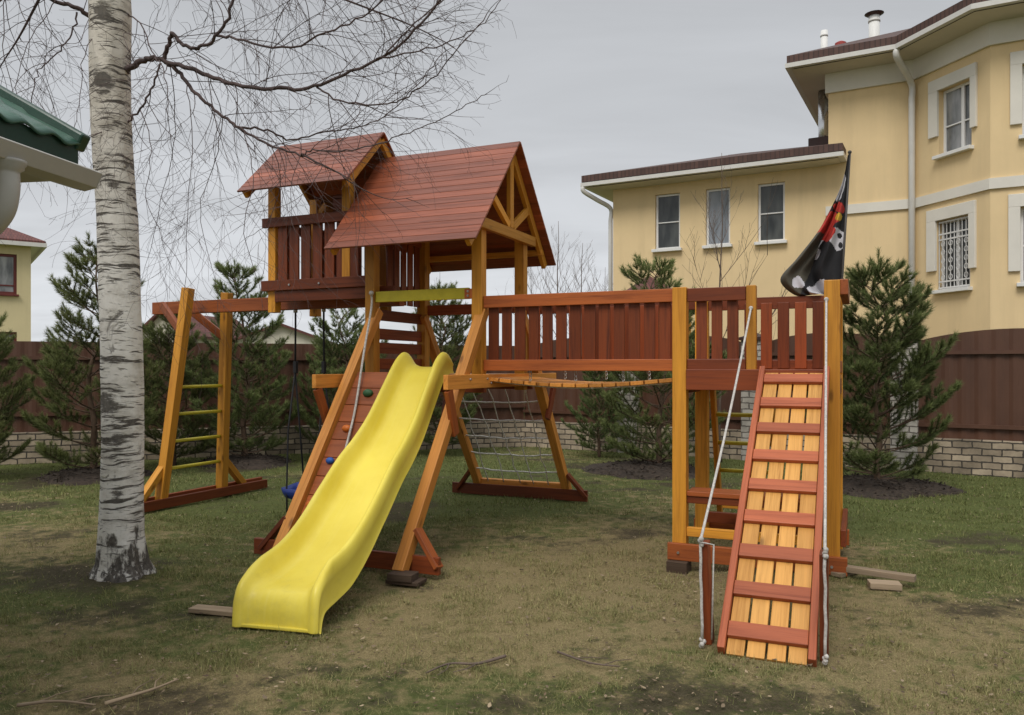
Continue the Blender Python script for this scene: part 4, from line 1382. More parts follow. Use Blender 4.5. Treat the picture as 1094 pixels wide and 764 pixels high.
# mulch rings
def mulch(px, Y, r, label):
    c = gl(px, Y); n = 26; m = 7; rnd = random.Random(int(px))
    vs = [(0, 0, .11)]; fs = []
    for j in range(1, m + 1):
        for k in range(n):
            th = 2 * math.pi * k / n; rr_ = r * j / m * (1 + .13 * math.sin(3 * th + px) + .05 * rnd.uniform(-1, 1))
            vs.append((rr_ * math.cos(th), rr_ * math.sin(th), .12 * (1 - (j / m) ** 2) + rnd.uniform(-.015, .02) * (1 if j < m else 0) - (.02 if j == m else 0)))
    for k in range(n): fs.append((0, 1 + k, 1 + (k + 1) % n))
    for j in range(m - 1):
        for k in range(n): fs.append((1 + j * n + k, 1 + (j + 1) * n + k, 1 + (j + 1) * n + (k + 1) % n, 1 + j * n + (k + 1) % n))
    mb = MB(); mb.add(vs, fs, vs, .5)
    for k in range(240):
        a = rnd.uniform(0, 6.28); q = r * math.sqrt(rnd.random()) * .98; h = .12 * (1 - (q / r) ** 2) + .01
        p = V3((q * math.cos(a), q * math.sin(a), h)); d = V3((rnd.uniform(-1, 1), rnd.uniform(-1, 1), rnd.uniform(-.1, .5))).normalized()
        mb.beam(p, p + d * rnd.uniform(.03, .08), .014, .008)
    o = mb.build('mulch_ring', MULCH, loc=(c.x, c.y, gzf(c.x, c.y) + .012), smooth=False)
    tag(o, label, 'mulch', kind='stuff')


mulch(100, 11.6, .75, 'dark mulch round the pine behind the birch')
mulch(262, 13.2, .80, 'dark mulch under the pine behind the swing ladder')
mulch(938, 10.6, .95, 'dark mulch round the pine right of the ramp')
mulch(690, 12.3, .95, 'dark mulch round the pine behind the bridge')


# ================================================================== BARE SAPLINGS
def bare_tree(px, Y, H, seed, label, spread=.35, r0=.016, nb=14, base_px=None, group='bare trees beyond the fence'):
    rnd = random.Random(seed); loc = gl(px, Y)
    root = empty('bare_tree', loc); tag(root, label, 'tree', group)
    pts = [V3((rnd.uniform(-.015, .015) * H * (i > 0) * .4, 0, H * i / 8)) for i in range(9)]
    c = crom(pts, 3)
    MB().tube(c, [r0 * (1 - .85 * i / (len(c) - 1)) for i in range(len(c))], 7).build('trunk', GRASSDK, root, smooth=True)
    tw = MB()
    def tg(p, d, ln, r, lv):
        st = 6; q = [p.copy()]; d = d.normalized()
        for i in range(st):
            d = (d + V3((rnd.gauss(0, .07), rnd.gauss(0, .07), .05))).normalized(); p = p + d * ln / st; q.append(p.copy())
            if lv < 3 and rnd.random() < .6:
                s = V3((rnd.gauss(0, 1), rnd.gauss(0, 1), .3)); tg(p, d * .8 + s.normalized() * .55, ln * rnd.uniform(.3, .55), r * .6, lv + 1)
        tw.tube(q, [max(.0018, r * (1 - .7 * i / st)) for i in range(st + 1)], 4, False)
    for k in range(nb):
        t = .30 + .62 * k / nb + rnd.uniform(-.03, .03); i = int(t * (len(c) - 1)); az = k * 2.4 + rnd.uniform(-.4, .4)
        tg(c[i], V3((math.cos(az) * spread * 2, math.sin(az) * spread * 2, 1)), H * (1 - t) * rnd.uniform(.35, .55) + .2, r0 * (1 - t) * .4 + .002, 1)
    o = tw.build('twigs', GRASSDK, root, smooth=False); o['kind'] = 'stuff'
    return root


bare_tree(770, 13.5, 5.25, 4, 'slim bare sapling rising in front of the middle upper window of the yellow house', .42, .026, 12, group='bare trees')
bare_tree(596, 25, 6.2, 12, 'thin bare tree beyond the fence, nearest the roofed tower', .36, .04, 18)
bare_tree(622, 23, 5.2, 13, 'bare twiggy tree beyond the fence between roofed tower and house', .36, .035, 22)
bare_tree(646, 27, 5.0, 15, 'low bare tree beyond the fence against the left end of the yellow house', .4, .03, 18)
bare_tree(568, 28, 5.6, 19, 'thin bare tree far behind the rear posts of the roofed tower', .36, .035, 16)
bare_tree(470, 30, 5.2, 21, 'bare tree far off seen through the roofed tower', .4, .035, 16)


# ================================================================== FENCES
CORNER = V3((.25, 16.3, 0)); PIL = V3((6.2, 12.55, 0)); LEFT = V3((-8.27 - 4.4, 13.33 - 1.53, 0))


def fence_run(name, pts, label, arch=0.0, top=2.02, base_h=.50, pillars=(), rails=(.80, 1.75)):
    root = empty(name, pts[0], 0); tag(root, label, 'fence'); O = pts[0]
    for i in range(len(pts) - 1):
        a, b = pts[i], pts[i + 1]; d = (b - a); ln = d.length; d.normalize(); n = V3((d.y, -d.x, 0))      # n points at the viewer
        if n.y > 0: n = -n
        # brick base
        mb = MB(); th = .26
        vs = []; gs = []
        for e, s in ((0, 0.0), (1, ln)):
            for w in (-1, 1):
                for z in (-.1, base_h):
                    vs.append(a + d * s + n * (w * th / 2) + V3((0, 0, z))); gs.append((s + i * 3.37, z + (0 if w > 0 else .05), 0))
        mb.add(vs, [(0, 1, 3, 2), (4, 6, 7, 5), (0, 4, 5, 1), (2, 3, 7, 6), (1, 5, 7, 3), (0, 2, 6, 4)], gs)
        mb.build('brick_base', BRICK, root, O)
        # ribbed sheet panel with optional arched top
        cols = max(6, int(ln / .055)); vs = []; gs = []; fs = []
        for k in range(cols + 1):
            t = k / cols; zt_ = top + arch * (1 - (2 * t - 1) ** 2) ** .8 if arch else top
            rib = .010 if (k // 2) % 2 else -.004
            p = a + d * (ln * t) + n * rib
            pb = a + d * (ln * t) - n * .02
            vs += [p + V3((0, 0, base_h + .004)), p + V3((0, 0, zt_)), pb + V3((0, 0, zt_)), pb + V3((0, 0, base_h + .004))]
            gs += [(ln * t, 0, base_h), (ln * t, 0, zt_), (ln * t, 1, zt_), (ln * t, 1, base_h)]
        for k in range(cols):
            o = k * 4
            for q in range(4): fs.append((o + q, o + 4 + q, o + 4 + (q + 1) % 4, o + (q + 1) % 4))
        fs.append((0, 1, 2, 3)); fs.append((cols * 4 + 3, cols * 4 + 2, cols * 4 + 1, cols * 4))
        mb = MB(); mb.add(vs, fs, gs, .5); mb.build('metal_panel', FENCEMET, root, O)
        for z in rails:
            MB().beam(a + n * .035 + V3((0, 0, z)), b + n * .035 + V3((0, 0, z)), .045, .055).build('fence_rail', FENCEMET, root, O)
    for p, h in pillars:
        d = (pts[1] - pts[0]).normalized(); n = V3((d.y, -d.x, 0)); w = .38
        mb = MB(); vs = []; gs = []; fs = []
        prev = 0
        cs = [p + d * (sx * w / 2) + n * (sy * w / 2) for sx, sy in ((-1, -1), (1, -1), (1, 1), (-1, 1))]
        for k in range(4):
            o = len(vs); A, B = cs[k], cs[(k + 1) % 4]
            vs += [A + V3((0, 0, -.1)), B + V3((0, 0, -.1)), B + V3((0, 0, h)), A + V3((0, 0, h))]; fs.append((o, o + 1, o + 2, o + 3))
            gs += [(k * .39, -.1, 0), (k * .39 + w, -.1, 0), (k * .39 + w, h, 0), (k * .39, h, 0)]
        o = len(vs); vs += [c + V3((0, 0, h)) for c in cs]; fs.append((o, o + 1, o + 2, o + 3)); gs += [(0, 0, 0)] * 4
        mb.add(vs, fs, gs); pl = mb.build('brick_pillar', BRICKW, root, O)
        cp = MB(); cp.beam(p - d * .23 + V3((0, 0, h + .025)), p + d * .23 + V3((0, 0, h + .025)), .46, .05)
        ap = p + V3((0, 0, h + .14)); cc = [p + d * (sx * .215) + n * (sy * .215) + V3((0, 0, h + .05)) for sx, sy in ((-1, -1), (1, -1), (1, 1), (-1, 1))]
        for k in range(4): cp.quad([cc[k], cc[(k + 1) % 4], ap])
        cp.build('pillar_cap', CAPBR, pl, O)
    return root


nl_ = 5
fence_run('metal_fence', [LEFT.lerp(CORNER, i / nl_) for i in range(nl_ + 1)], 'brown sheet metal fence on a brick base behind the left side pines', 0, 2.03)
fd = (PIL - CORNER).normalized()
rp_pts = [CORNER, CORNER.lerp(PIL, 1 / 3), CORNER.lerp(PIL, 2 / 3), PIL, PIL + fd * 3.0, PIL + fd * 6.0]
fence_run('arched_fence', rp_pts, 'brown fence with arched panels between pale brick pillars before the yellow house', .24, 1.93, .50,
          [(p, 2.06) for p in rp_pts[1:]], rails=(.70, 1.82))


# ================================================================== HOUSES
def wallpt(px, py, P0, d):
    k = (px - CX) / F; t = (k * P0.y - P0.x) / (d.x - k * d.y); Y = P0.y + d.y * t
    return t, CH + (HY - py) / F * Y


def wall_mesh(mb, P0, d, ln, z0, z1, n, ops, depth=.16):
    """wall face with openings (t0,t1,za,zb) and their reveals; n = outward normal"""
    ts = sorted(set([0, ln] + [o[0] for o in ops] + [o[1] for o in ops])); zs = sorted(set([z0, z1] + [o[2] for o in ops] + [o[3] for o in ops]))
    def pt(t, z, e=0.0): return P0 + d * t + V3((0, 0, z)) - n * e
    for i in range(len(ts) - 1):
        for j in range(len(zs) - 1):
            tc = (ts[i] + ts[i + 1]) / 2; zc = (zs[j] + zs[j + 1]) / 2
            if any(o[0] < tc < o[1] and o[2] < zc < o[3] for o in ops): continue
            mb.quad([pt(ts[i], zs[j]), pt(ts[i + 1], zs[j]), pt(ts[i + 1], zs[j + 1]), pt(ts[i], zs[j + 1])])
    for (a, b, c, e) in ops:
        mb.quad([pt(a, c), pt(a, e), pt(a, e, depth), pt(a, c, depth)]); mb.quad([pt(b, e), pt(b, c), pt(b, c, depth), pt(b, e, depth)])
        mb.quad([pt(a, e), pt(b, e), pt(b, e, depth), pt(a, e, depth)]); mb.quad([pt(b, c), pt(a, c), pt(a, c, depth), pt(b, c, depth)])


def window(root, O, P0, d, n, op, label, mull=(), trans=(), frame=PVC, fw=.06, sill=True, surround=None, glass=GLASS, grille=False, depth=.11, sill_mat=WHITE):
    a, b, c, e = op
    def pt(t, z, out=0.0): return P0 + d * t + V3((0, 0, z)) + n * out
    mb = MB(); zf = -depth
    mb.beam(pt(a + fw / 2, c, zf), pt(a + fw / 2, e, zf), fw, .05, n); mb.beam(pt(b - fw / 2, c, zf), pt(b - fw / 2, e, zf), fw, .05, n)
    mb.beam(pt(a + fw, c + fw / 2, zf), pt(b - fw, c + fw / 2, zf), fw, .05, n); mb.beam(pt(a + fw, e - fw / 2, zf), pt(b - fw, e - fw / 2, zf), fw, .05, n)
    for m_ in mull: 
        t = a + (b - a) * m_; mb.beam(pt(t, c + fw, zf), pt(t, e - fw, zf), fw * 1.3, .054, n)
    for m_ in trans:
        z = c + (e - c) * m_; mb.beam(pt(a + fw, z, zf), pt(b - fw, z, zf), fw * .55, .046, n)
    w = mb.build('window', frame, root, O, .004); w['label'] = label
    g = MB(); g.quad([pt(a + .01, c + .01, zf - .005), pt(b - .01, c + .01, zf - .005), pt(b - .01, e - .01, zf - .005), pt(a + .01, e - .01, zf - .005)])
    g.build('pane', glass, w, O)
    if sill:
        MB().beam(pt(a - .06, c - .035, .0), pt(b + .06, c - .035, .0), .24, .07).build('sill', sill_mat, w, O, .006)
    if surround:
        o_l, o_r, top, legl, legr = surround; s = MB(); th = .055
        s.beam(pt((o_l + a) / 2, legl, th / 2 - .002), pt((o_l + a) / 2, e, th / 2 - .002), a - o_l, th, n)
        s.beam(pt((o_r + b) / 2, legr, th / 2 - .002), pt((o_r + b) / 2, e, th / 2 - .002), o_r - b, th, n)
        s.beam(pt(o_l, (e + top) / 2, th / 2 - .002), pt(o_r, (e + top) / 2, th / 2 - .002), th, top - e, (0, 0, 1))
        s.build('surround', TRIM, w, O, .006)
    if grille:
        gm = MB(); nb = 8; off = .03
        for k in range(nb + 1):
            t = a + .03 + (b - a - .06) * k / nb; gm.tube([pt(t, c + .03, -off), pt(t, e - .03, -off)], .009, 5)
        for f in (.03, .12, .72, .80, .97):
            z = c + (e - c) * f; gm.beam(pt(a + .02, z, -off), pt(b - .02, z, -off), .02, .03)
        for k in range(nb // 2):
            for j in range(5):
                t = a + .03 + (b - a - .06) * (2 * k + 1) / nb; z = c + (e - c) * (.18 + .12 * j)
                rr_ = (b - a) * .055
                gm.tube([pt(t + rr_ * math.cos(q * .785), z + rr_ * 1.2 * math.sin(q * .785), -off) for q in range(9)], .008, 5)
        gm.build('grille', GRILLE, w, O)
    return w


def offset_poly(pts, off):
    """offset an open chain of XY points outward (to the right of travel)"""
    out = []; n = len(pts)
    for i in range(n):
        ds = []
        if i > 0: ds.append((pts[i] - pts[i - 1]).normalized())
        if i < n - 1: ds.append((pts[i + 1] - pts[i]).normalized())
        ns = [V3((d.y, -d.x, 0)) for d in ds]
        if len(ns) == 1: out.append(pts[i] + ns[0] * off)
        else:
            m = (ns[0] + ns[1]); m.normalize(); out.append(pts[i] + m * (off / max(.3, m.dot(ns[0]))))
    return out


def offset_closed(pts, off):
    n = len(pts); out = []
    for i in range(n):
        d1 = (pts[i] - pts[i - 1]).normalized(); d2 = (pts[(i + 1) % n] - pts[i]).normalized()
        n1 = V3((d1.y, -d1.x, 0)); n2 = V3((d2.y, -d2.x, 0)); m = (n1 + n2).normalized(); out.append(pts[i] + m * (off / max(.3, m.dot(n1))))
    return out


def band_closed(mb, pts, o1, o2, z0, z1):
    A = offset_closed(pts, o1); B = offset_closed(pts, o2); n = len(pts); Z0 = V3((0, 0, z0)); Z1 = V3((0, 0, z1))
    for i in range(n):
        j = (i + 1) % n
        mb.quad([B[i] + Z0, B[j] + Z0, B[j] + Z1, B[i] + Z1]); mb.quad([A[i] + Z0, A[j] + Z0, B[j] + Z0, B[i] + Z0]); mb.quad([B[i] + Z1, B[j] + Z1, A[j] + Z1, A[i] + Z1])
    return mb


def hip_roof(mb, rim, z, inner, zi):
    n = len(rim); Z = V3((0, 0, z)); ZI = V3((0, 0, zi))
    for i in range(n):
        j = (i + 1) % n; mb.quad([rim[i] + Z, rim[j] + Z, inner[j] + ZI, inner[i] + ZI])
    mb.quad([p + ZI for p in inner])
    # tile thickness at the rim
    for i in range(n):
        j = (i + 1) % n; mb.quad([rim[i] + V3((0, 0, z - .165)), rim[j] + V3((0, 0, z - .165)), rim[j] + Z, rim[i] + Z])


def yellow_house():
    ha = R(29); hu = V3((math.cos(ha), -math.sin(ha), 0)); hv = V3((math.sin(ha), math.cos(ha), 0)); nf = -hv
    W0 = V3(((655 - CX) / F * 20, 20, 0)); root = empty('yellow_house', W0); tag(root, 'yellow stucco house with brown tiled roofs, low wing and tall bay behind the fence', 'house')
    O = W0
    q1 = W0 + hu * wallpt(885, 100, W0, hu)[0]; q2 = W0 + hu * wallpt(977, 100, W0, hu)[0]
    ba = R(29 + 45); bu = V3((math.cos(ba), -math.sin(ba), 0)); bn = V3((-math.sin(ba), -math.cos(ba), 0))
    q3 = q2 + bu * wallpt(1058, 200, q2, bu)[0]; q4 = q3 + hu * 4.2; q5 = q4 + hv * 8; q6 = q1 + hv * 7
    wing = [W0, W0 + hu * 4.83, W0 + hu * 4.83 + hv * 7, W0 + hv * 7]
    # --- wing
    ops = []; specs = []
    for (x0, x1, yt0, yb0, yt1, yb1) in ((700, 726.5, 208, 267, 206, 265), (754, 780, 202, 263, 200, 261), (809.5, 838.5, 196.5, 259, 194, 257)):
        t0 = wallpt(x0, 200, W0, hu)[0]; t1 = wallpt(x1, 200, W0, hu)[0]
        zt_ = (wallpt(x0, yt0, W0, hu)[1] + wallpt(x1, yt1, W0, hu)[1]) / 2; zb_ = (wallpt(x0, yb0, W0, hu)[1] + wallpt(x1, yb1, W0, hu)[1]) / 2
        ops.append((t0, t1, zb_, zt_))
    mb = MB(); wall_mesh(mb, W0, hu, (q1 - W0).length, 0, 6.1, nf, ops)
    for a, b in ((wing[3], wing[0]), (wing[2], wing[3])):
        d = (b - a).normalized(); wall_mesh(mb, a, d, (b - a).length, 0, 6.1, V3((d.y, -d.x, 0)), [])
    w_ = mb.build('wall', STUCCO, root, O); w_['label'] = 'yellow stucco wall of the low wing'
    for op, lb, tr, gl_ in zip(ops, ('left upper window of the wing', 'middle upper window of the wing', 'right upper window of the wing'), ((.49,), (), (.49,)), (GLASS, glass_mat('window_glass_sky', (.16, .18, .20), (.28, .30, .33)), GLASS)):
        window(root, O, W0, hu, nf, op, lb, (), tr, glass=gl_, fw=.05, depth=.10)
    mb = MB(); A = wing; rim = offset_closed(A, .50)
    for i in range(4): mb.quad([A[i] + V3((0, 0, 6.04)), A[(i + 1) % 4] + V3((0, 0, 6.04)), rim[(i + 1) % 4] + V3((0, 0, 6.06)), rim[i] + V3((0, 0, 6.06))])
    mb.build('soffit', SOFFIT, root, O)
    mb = MB(); band_closed(mb, wing, .495, .62, 6.075, 6.165); mb.build('gutter', GUT, root, O, .012)
    mb = MB(); hip_roof(mb, offset_closed(wing, .60), 6.345, offset_closed(wing, -2.6), 6.345 + .90); r_ = mb.build('roof', TILE, root, O); r_['label'] = 'brown tiled roof of the low wing'
    # --- tall part with its canted bay
    tow = [q1, q2, q3, q4, q5, q6]
    def bop(x0, x1, yt0, yt1, yb0, yb1, P0, d):
        t0 = wallpt(x0, 200, P0, d)[0]; t1 = wallpt(x1, 200, P0, d)[0]
        return (t0, t1, (wallpt(x0, yb0, P0, d)[1] + wallpt(x1, yb1, P0, d)[1]) / 2, (wallpt(x0, yt0, P0, d)[1] + wallpt(x1, yt1, P0, d)[1]) / 2)
    bu_up = bop(1003, 1038, 95, 85, 166, 157, q2, bu); bu_lo = bop(1001, 1036.5, 236, 229, 311, 306, q2, bu)
    t0c = wallpt(1092, 200, q3, hu)[0]
    z_up = bu_up[2:]; z_lo = bu_lo[2:]
    c_up = (t0c, t0c + .95, z_up[0], z_up[1]); c_lo = (t0c - .03, t0c + .92, z_lo[0], z_lo[1])
    ZW = 8.06
    mb = MB(); wall_mesh(mb, q1, hu, (q2 - q1).length, 0, ZW, nf, []); wall_mesh(mb, q2, bu, (q3 - q2).length, 0, ZW, bn, [bu_up, bu_lo]); wall_mesh(mb, q3, hu, 4.2, 0, ZW, nf, [c_up, c_lo])
    for a, b in ((q4, q5), (q5, q6), (q6, q1)):
        d = (b - a).normalized(); wall_mesh(mb, a, d, (b - a).length, 0, ZW, V3((d.y, -d.x, 0)), [])
    w_ = mb.build('wall', STUCCO, root, O); w_['label'] = 'yellow stucco wall of the tall bay'
    def sur(op, x0, x1, ytop, yl, yr, P0, d):
        a = wallpt(x0, 200, P0, d)[0]; b = wallpt(x1, 200, P0, d)[0]
        return (a, b, op[3] + .24, wallpt(x0, yl, P0, d)[1], wallpt(x1, yr, P0, d)[1])
    window(root, O, q2, bu, bn, bu_up, 'upper window of the bay with half a curtain', (.60,), (.44,), surround=sur(bu_up, 993.5, 1044.5, 67, 149, 135, q2, bu), glass=GLASSL, depth=.14, fw=.055)
    window(root, O, q2, bu, bn, bu_lo, 'lower window of the bay behind a white iron grille', (.5,), (), surround=sur(bu_lo, 991.5, 1043.5, 210, 291, 286, q2, bu), grille=True, depth=.14)
    for op, lb in ((c_up, 'upper window at the right picture edge'), (c_lo, 'lower window at the right picture edge')):
        window(root, O, q3, hu, nf, op, lb, (.5,), (.5,), surround=(op[0] - .19, op[1] + .19, op[3] + .24, op[2] + .22, op[2] + .22), depth=.14)
    MB_ = MB(); band_closed(MB_, tow, .0, .05, 4.93, 5.13); MB_.build('string_course', TRIM, root, O)
    MB_ = MB(); band_closed(MB_, tow, .0, .06, 7.62, 8.05); MB_.build('frieze', TRIM, root, O)
    mb = MB(); rim = offset_closed(tow, .66)
    for i in range(6):
        j = (i + 1) % 6; mb.quad([tow[i] + V3((0, 0, 8.04)), tow[j] + V3((0, 0, 8.04)), rim[j] + V3((0, 0, 8.06)), rim[i] + V3((0, 0, 8.06))])
    mb.build('soffit', SOFFIT, root, O)
    mb = MB(); band_closed(mb, tow, .655, .78, 8.075, 8.17); mb.build('gutter', GUT, root, O, .012)
    mb = MB(); hip_roof(mb, offset_closed(tow, .75), 8.34, offset_closed(tow, -2.2), 8.34 + 1.26); r_ = mb.build('roof', TILE, root, O); r_['label'] = 'brown tiled roof of the tall bay'
    # --- downpipes
    g1 = offset_closed(tow, .72)[1] + V3((0, 0, 8.08)); w1 = offset_closed(tow, .11)[1]
    pts = [g1, g1 - V3((0, 0, .14)), w1.lerp(g1, .5) * 1.0, w1 + V3((0, 0, 7.50)), w1 + V3((0, 0, 7.2))]; pts[2] = V3((w1.x * .45 + g1.x * .55, w1.y * .45 + g1.y * .55, 7.75))
    MB().tube(crom(pts, 4) + [w1 + V3((0, 0, .2))], .065, 12).build('downpipe', GUT, root, O, 0, True)
    g0 = offset_closed(wing, .56)[0] + V3((0, 0, 6.08)); w0 = W0 - hu * .09 + hv * .05
    pts = [g0, g0 - V3((0, 0, .12)), V3(((w0.x + g0.x) / 2, (w0.y + g0.y) / 2, 5.78)), V3((w0.x, w0.y, 5.6)), V3((w0.x, w0.y, 5.3))]
    MB().tube(crom(pts, 4) + [V3((w0.x, w0.y, .2))], .055, 12).build('downpipe', GUT, root, O, 0, True)
    # --- pipes on the roofs
    def onroof(px, Y): return V3(((px - CX) / F * Y, Y, 0))
    p = onroof(880, 18.6); z0 = CH + (HY - 152) / F * 18.6
    pp = MB().tube([p + V3((0, 0, z0 - .4)), p + V3((0, 0, z0 + 1.25))], .12, 14).build('flue_pipe', INOX, root, O, 0, True)
    q = p + V3((0, 0, z0 - .05)); MB().beam(q - hu * .3, q + hu * .3, .6, .22).build('flue_base', CAPBR, pp, O, .02)
    for (px, Y, yb, yt, r, m, cap) in ((880.5, 21.5, 62, 33, .09, WHITE, False), (934, 20, 50, 17, .13, WHITE, True)):
        p = onroof(px, Y); a = CH + (HY - yb) / F * Y; b = CH + (HY - yt) / F * Y
        c = MB().tube([p + V3((0, 0, a - .8)), p + V3((0, 0, b))], r, 14); c.tube([p + V3((0, 0, b - .16)), p + V3((0, 0, b - .10))], r * 1.12, 14)
        co = c.build('chimney', m, root, O, 0, True); co['label'] = 'white roof pipe with dark cap' if cap else 'plain white roof pipe'
        if cap:
            MB().tube([p + V3((0, 0, b - .02)), p + V3((0, 0, b + .05)), p + V3((0, 0, b + .10))], [.12, .23, .10], 16).build('chimney_cap', CAPBR, co, O)
    p = onroof(898, 20.5); a = CH + (HY - 57) / F * 20.5
    MB().tube([p + V3((0, 0, a - .5)), p + V3((0, 0, a + .14)), p + V3((0, 0, a + .18)), p + V3((0, 0, a + .26)), p + V3((0, 0, a + .30))], [.12, .12, .14, .14, .07], 14).build('roof_vent', REDMETAL, root, O)


yellow_house()


def simple_house(name, label, px_r, Y, w, dep, zeave, rise, over, wall_m, roof_m, rot, wins=(), win_frame=PVC, gable=False):
    c = V3(((px_r - CX) / F * Y, Y, 0)); root = empty(name, c, rot); tag(root, label, 'house')
    pts = [V3((-w, 0, 0)), V3((0, 0, 0)), V3((0, dep, 0)), V3((-w, dep, 0))]
    mb = MB(); ops = [o[:4] for o in wins]
    wall_mesh(mb, pts[0], V3((1, 0, 0)), w, 0, zeave, V3((0, -1, 0)), ops)
    for i in (1, 2, 3):
        a, b = pts[i], pts[(i + 1) % 4]; d = (b - a).normalized(); wall_mesh(mb, a, d, (b - a).length, 0, zeave, V3((d.y, -d.x, 0)), [])
    if gable: mb.quad([V3((-w, 0, zeave)), V3((0, 0, zeave)), V3((-w / 2, 0, zeave + rise))]); mb.quad([V3((0, dep, zeave)), V3((-w, dep, zeave)), V3((-w / 2, dep, zeave + rise))])
    mb.build('wall', wall_m, root)
    if gable:
        r_ = MB(); th = .16; k = over * rise / (w / 2)
        for s in (-1, 1):
            e = V3((-w / 2 + s * (w / 2 + over), -over, zeave - k)); rg_ = V3((-w / 2, -over, zeave + rise))
            r_.prism([e, rg_, rg_ + V3((0, 0, th)), e + V3((0, 0, th))] if s < 0 else [rg_, e, e + V3((0, 0, th)), rg_ + V3((0, 0, th))], (0, dep + 2 * over, 0))
        r_.build('roof', roof_m, root)
    else:
        r_ = MB(); hip_roof(r_, offset_closed(pts, over), zeave + .16, offset_closed(pts, -min(w, dep) * .42), zeave + .16 + rise); r_.build('roof', roof_m, root)
        b_ = MB(); band_closed(b_, pts, over - .08, over + .03, zeave - .06, zeave + .09); b_.build('gutter', GUT, root)
        s_ = MB(); rim = offset_closed(pts, over)
        for i in range(4):
            j = (i + 1) % 4; s_.quad([pts[i] + V3((0, 0, zeave - .02)), pts[j] + V3((0, 0, zeave - .02)), rim[j] + V3((0, 0, zeave - .0)), rim[i] + V3((0, 0, zeave))])
        s_.build('soffit', WHITE, root)
    for o in wins:
        window(root, V3(), pts[0], V3((1, 0, 0)), V3((0, -1, 0)), o[:4], o[4], (.4,), (.22,), frame=win_frame, glass=GLASSL, fw=.10, sill=True, sill_mat=win_frame)
    return root


MAROON = plain('maroon_window_frame', (.13, .025, .02), .5)
simple_house('neighbour_house', 'pale yellow house with maroon window frame at the far left beyond the fence', 33, 30, 9, 8, 6.15, 1.9, .45, STUCCO2, TILER, R(36), [(7.15, 8.55, 4.3, 6.0 - .2, 'maroon framed upper window'), (7.15, 8.55, 1.2, 2.9, 'maroon framed lower window')], MAROON)
simple_house('gable_house', 'small distant cream gable house with red roof seen behind the end frame', 196, 46, 2.7, 8, 3.55, 1.15, .35, STUCCOW, TILER, R(-10), gable=True)
simple_house('gable_house', 'distant low house whose red roof shows between the pines and the swing beam', 345, 52, 5.4, 8, 3.3, 1.0, .4, STUCCOW, TILER, R(8), gable=True)

# small pavilion roof peeping over the fence left of the house
pv = V3(((693 - CX) / F * 17.2, 17.2, 0)); e = empty('garden_pavilion', pv, R(20)); tag(e, 'small red-brown pavilion roof peeping over the fence by the house corner', 'pavilion')
for sx in (-.6, .6):
    for sy in (-.6, .6): MB().beam((sx, sy, 0), (sx, sy, 2.9), .1, .1, (0, 1, 0)).build('post', YEL, e, bevel=.004)
mb = MB(); rim = [V3((-.8, -.8, 2.9)), V3((.8, -.8, 2.9)), V3((.8, .8, 2.9)), V3((-.8, .8, 2.9))]; ap = V3((0, 0, 3.58))
for i in range(4): mb.quad([rim[i], rim[(i + 1) % 4], ap])
mb.quad(list(reversed(rim))); mb.build('roof', TILER, e)


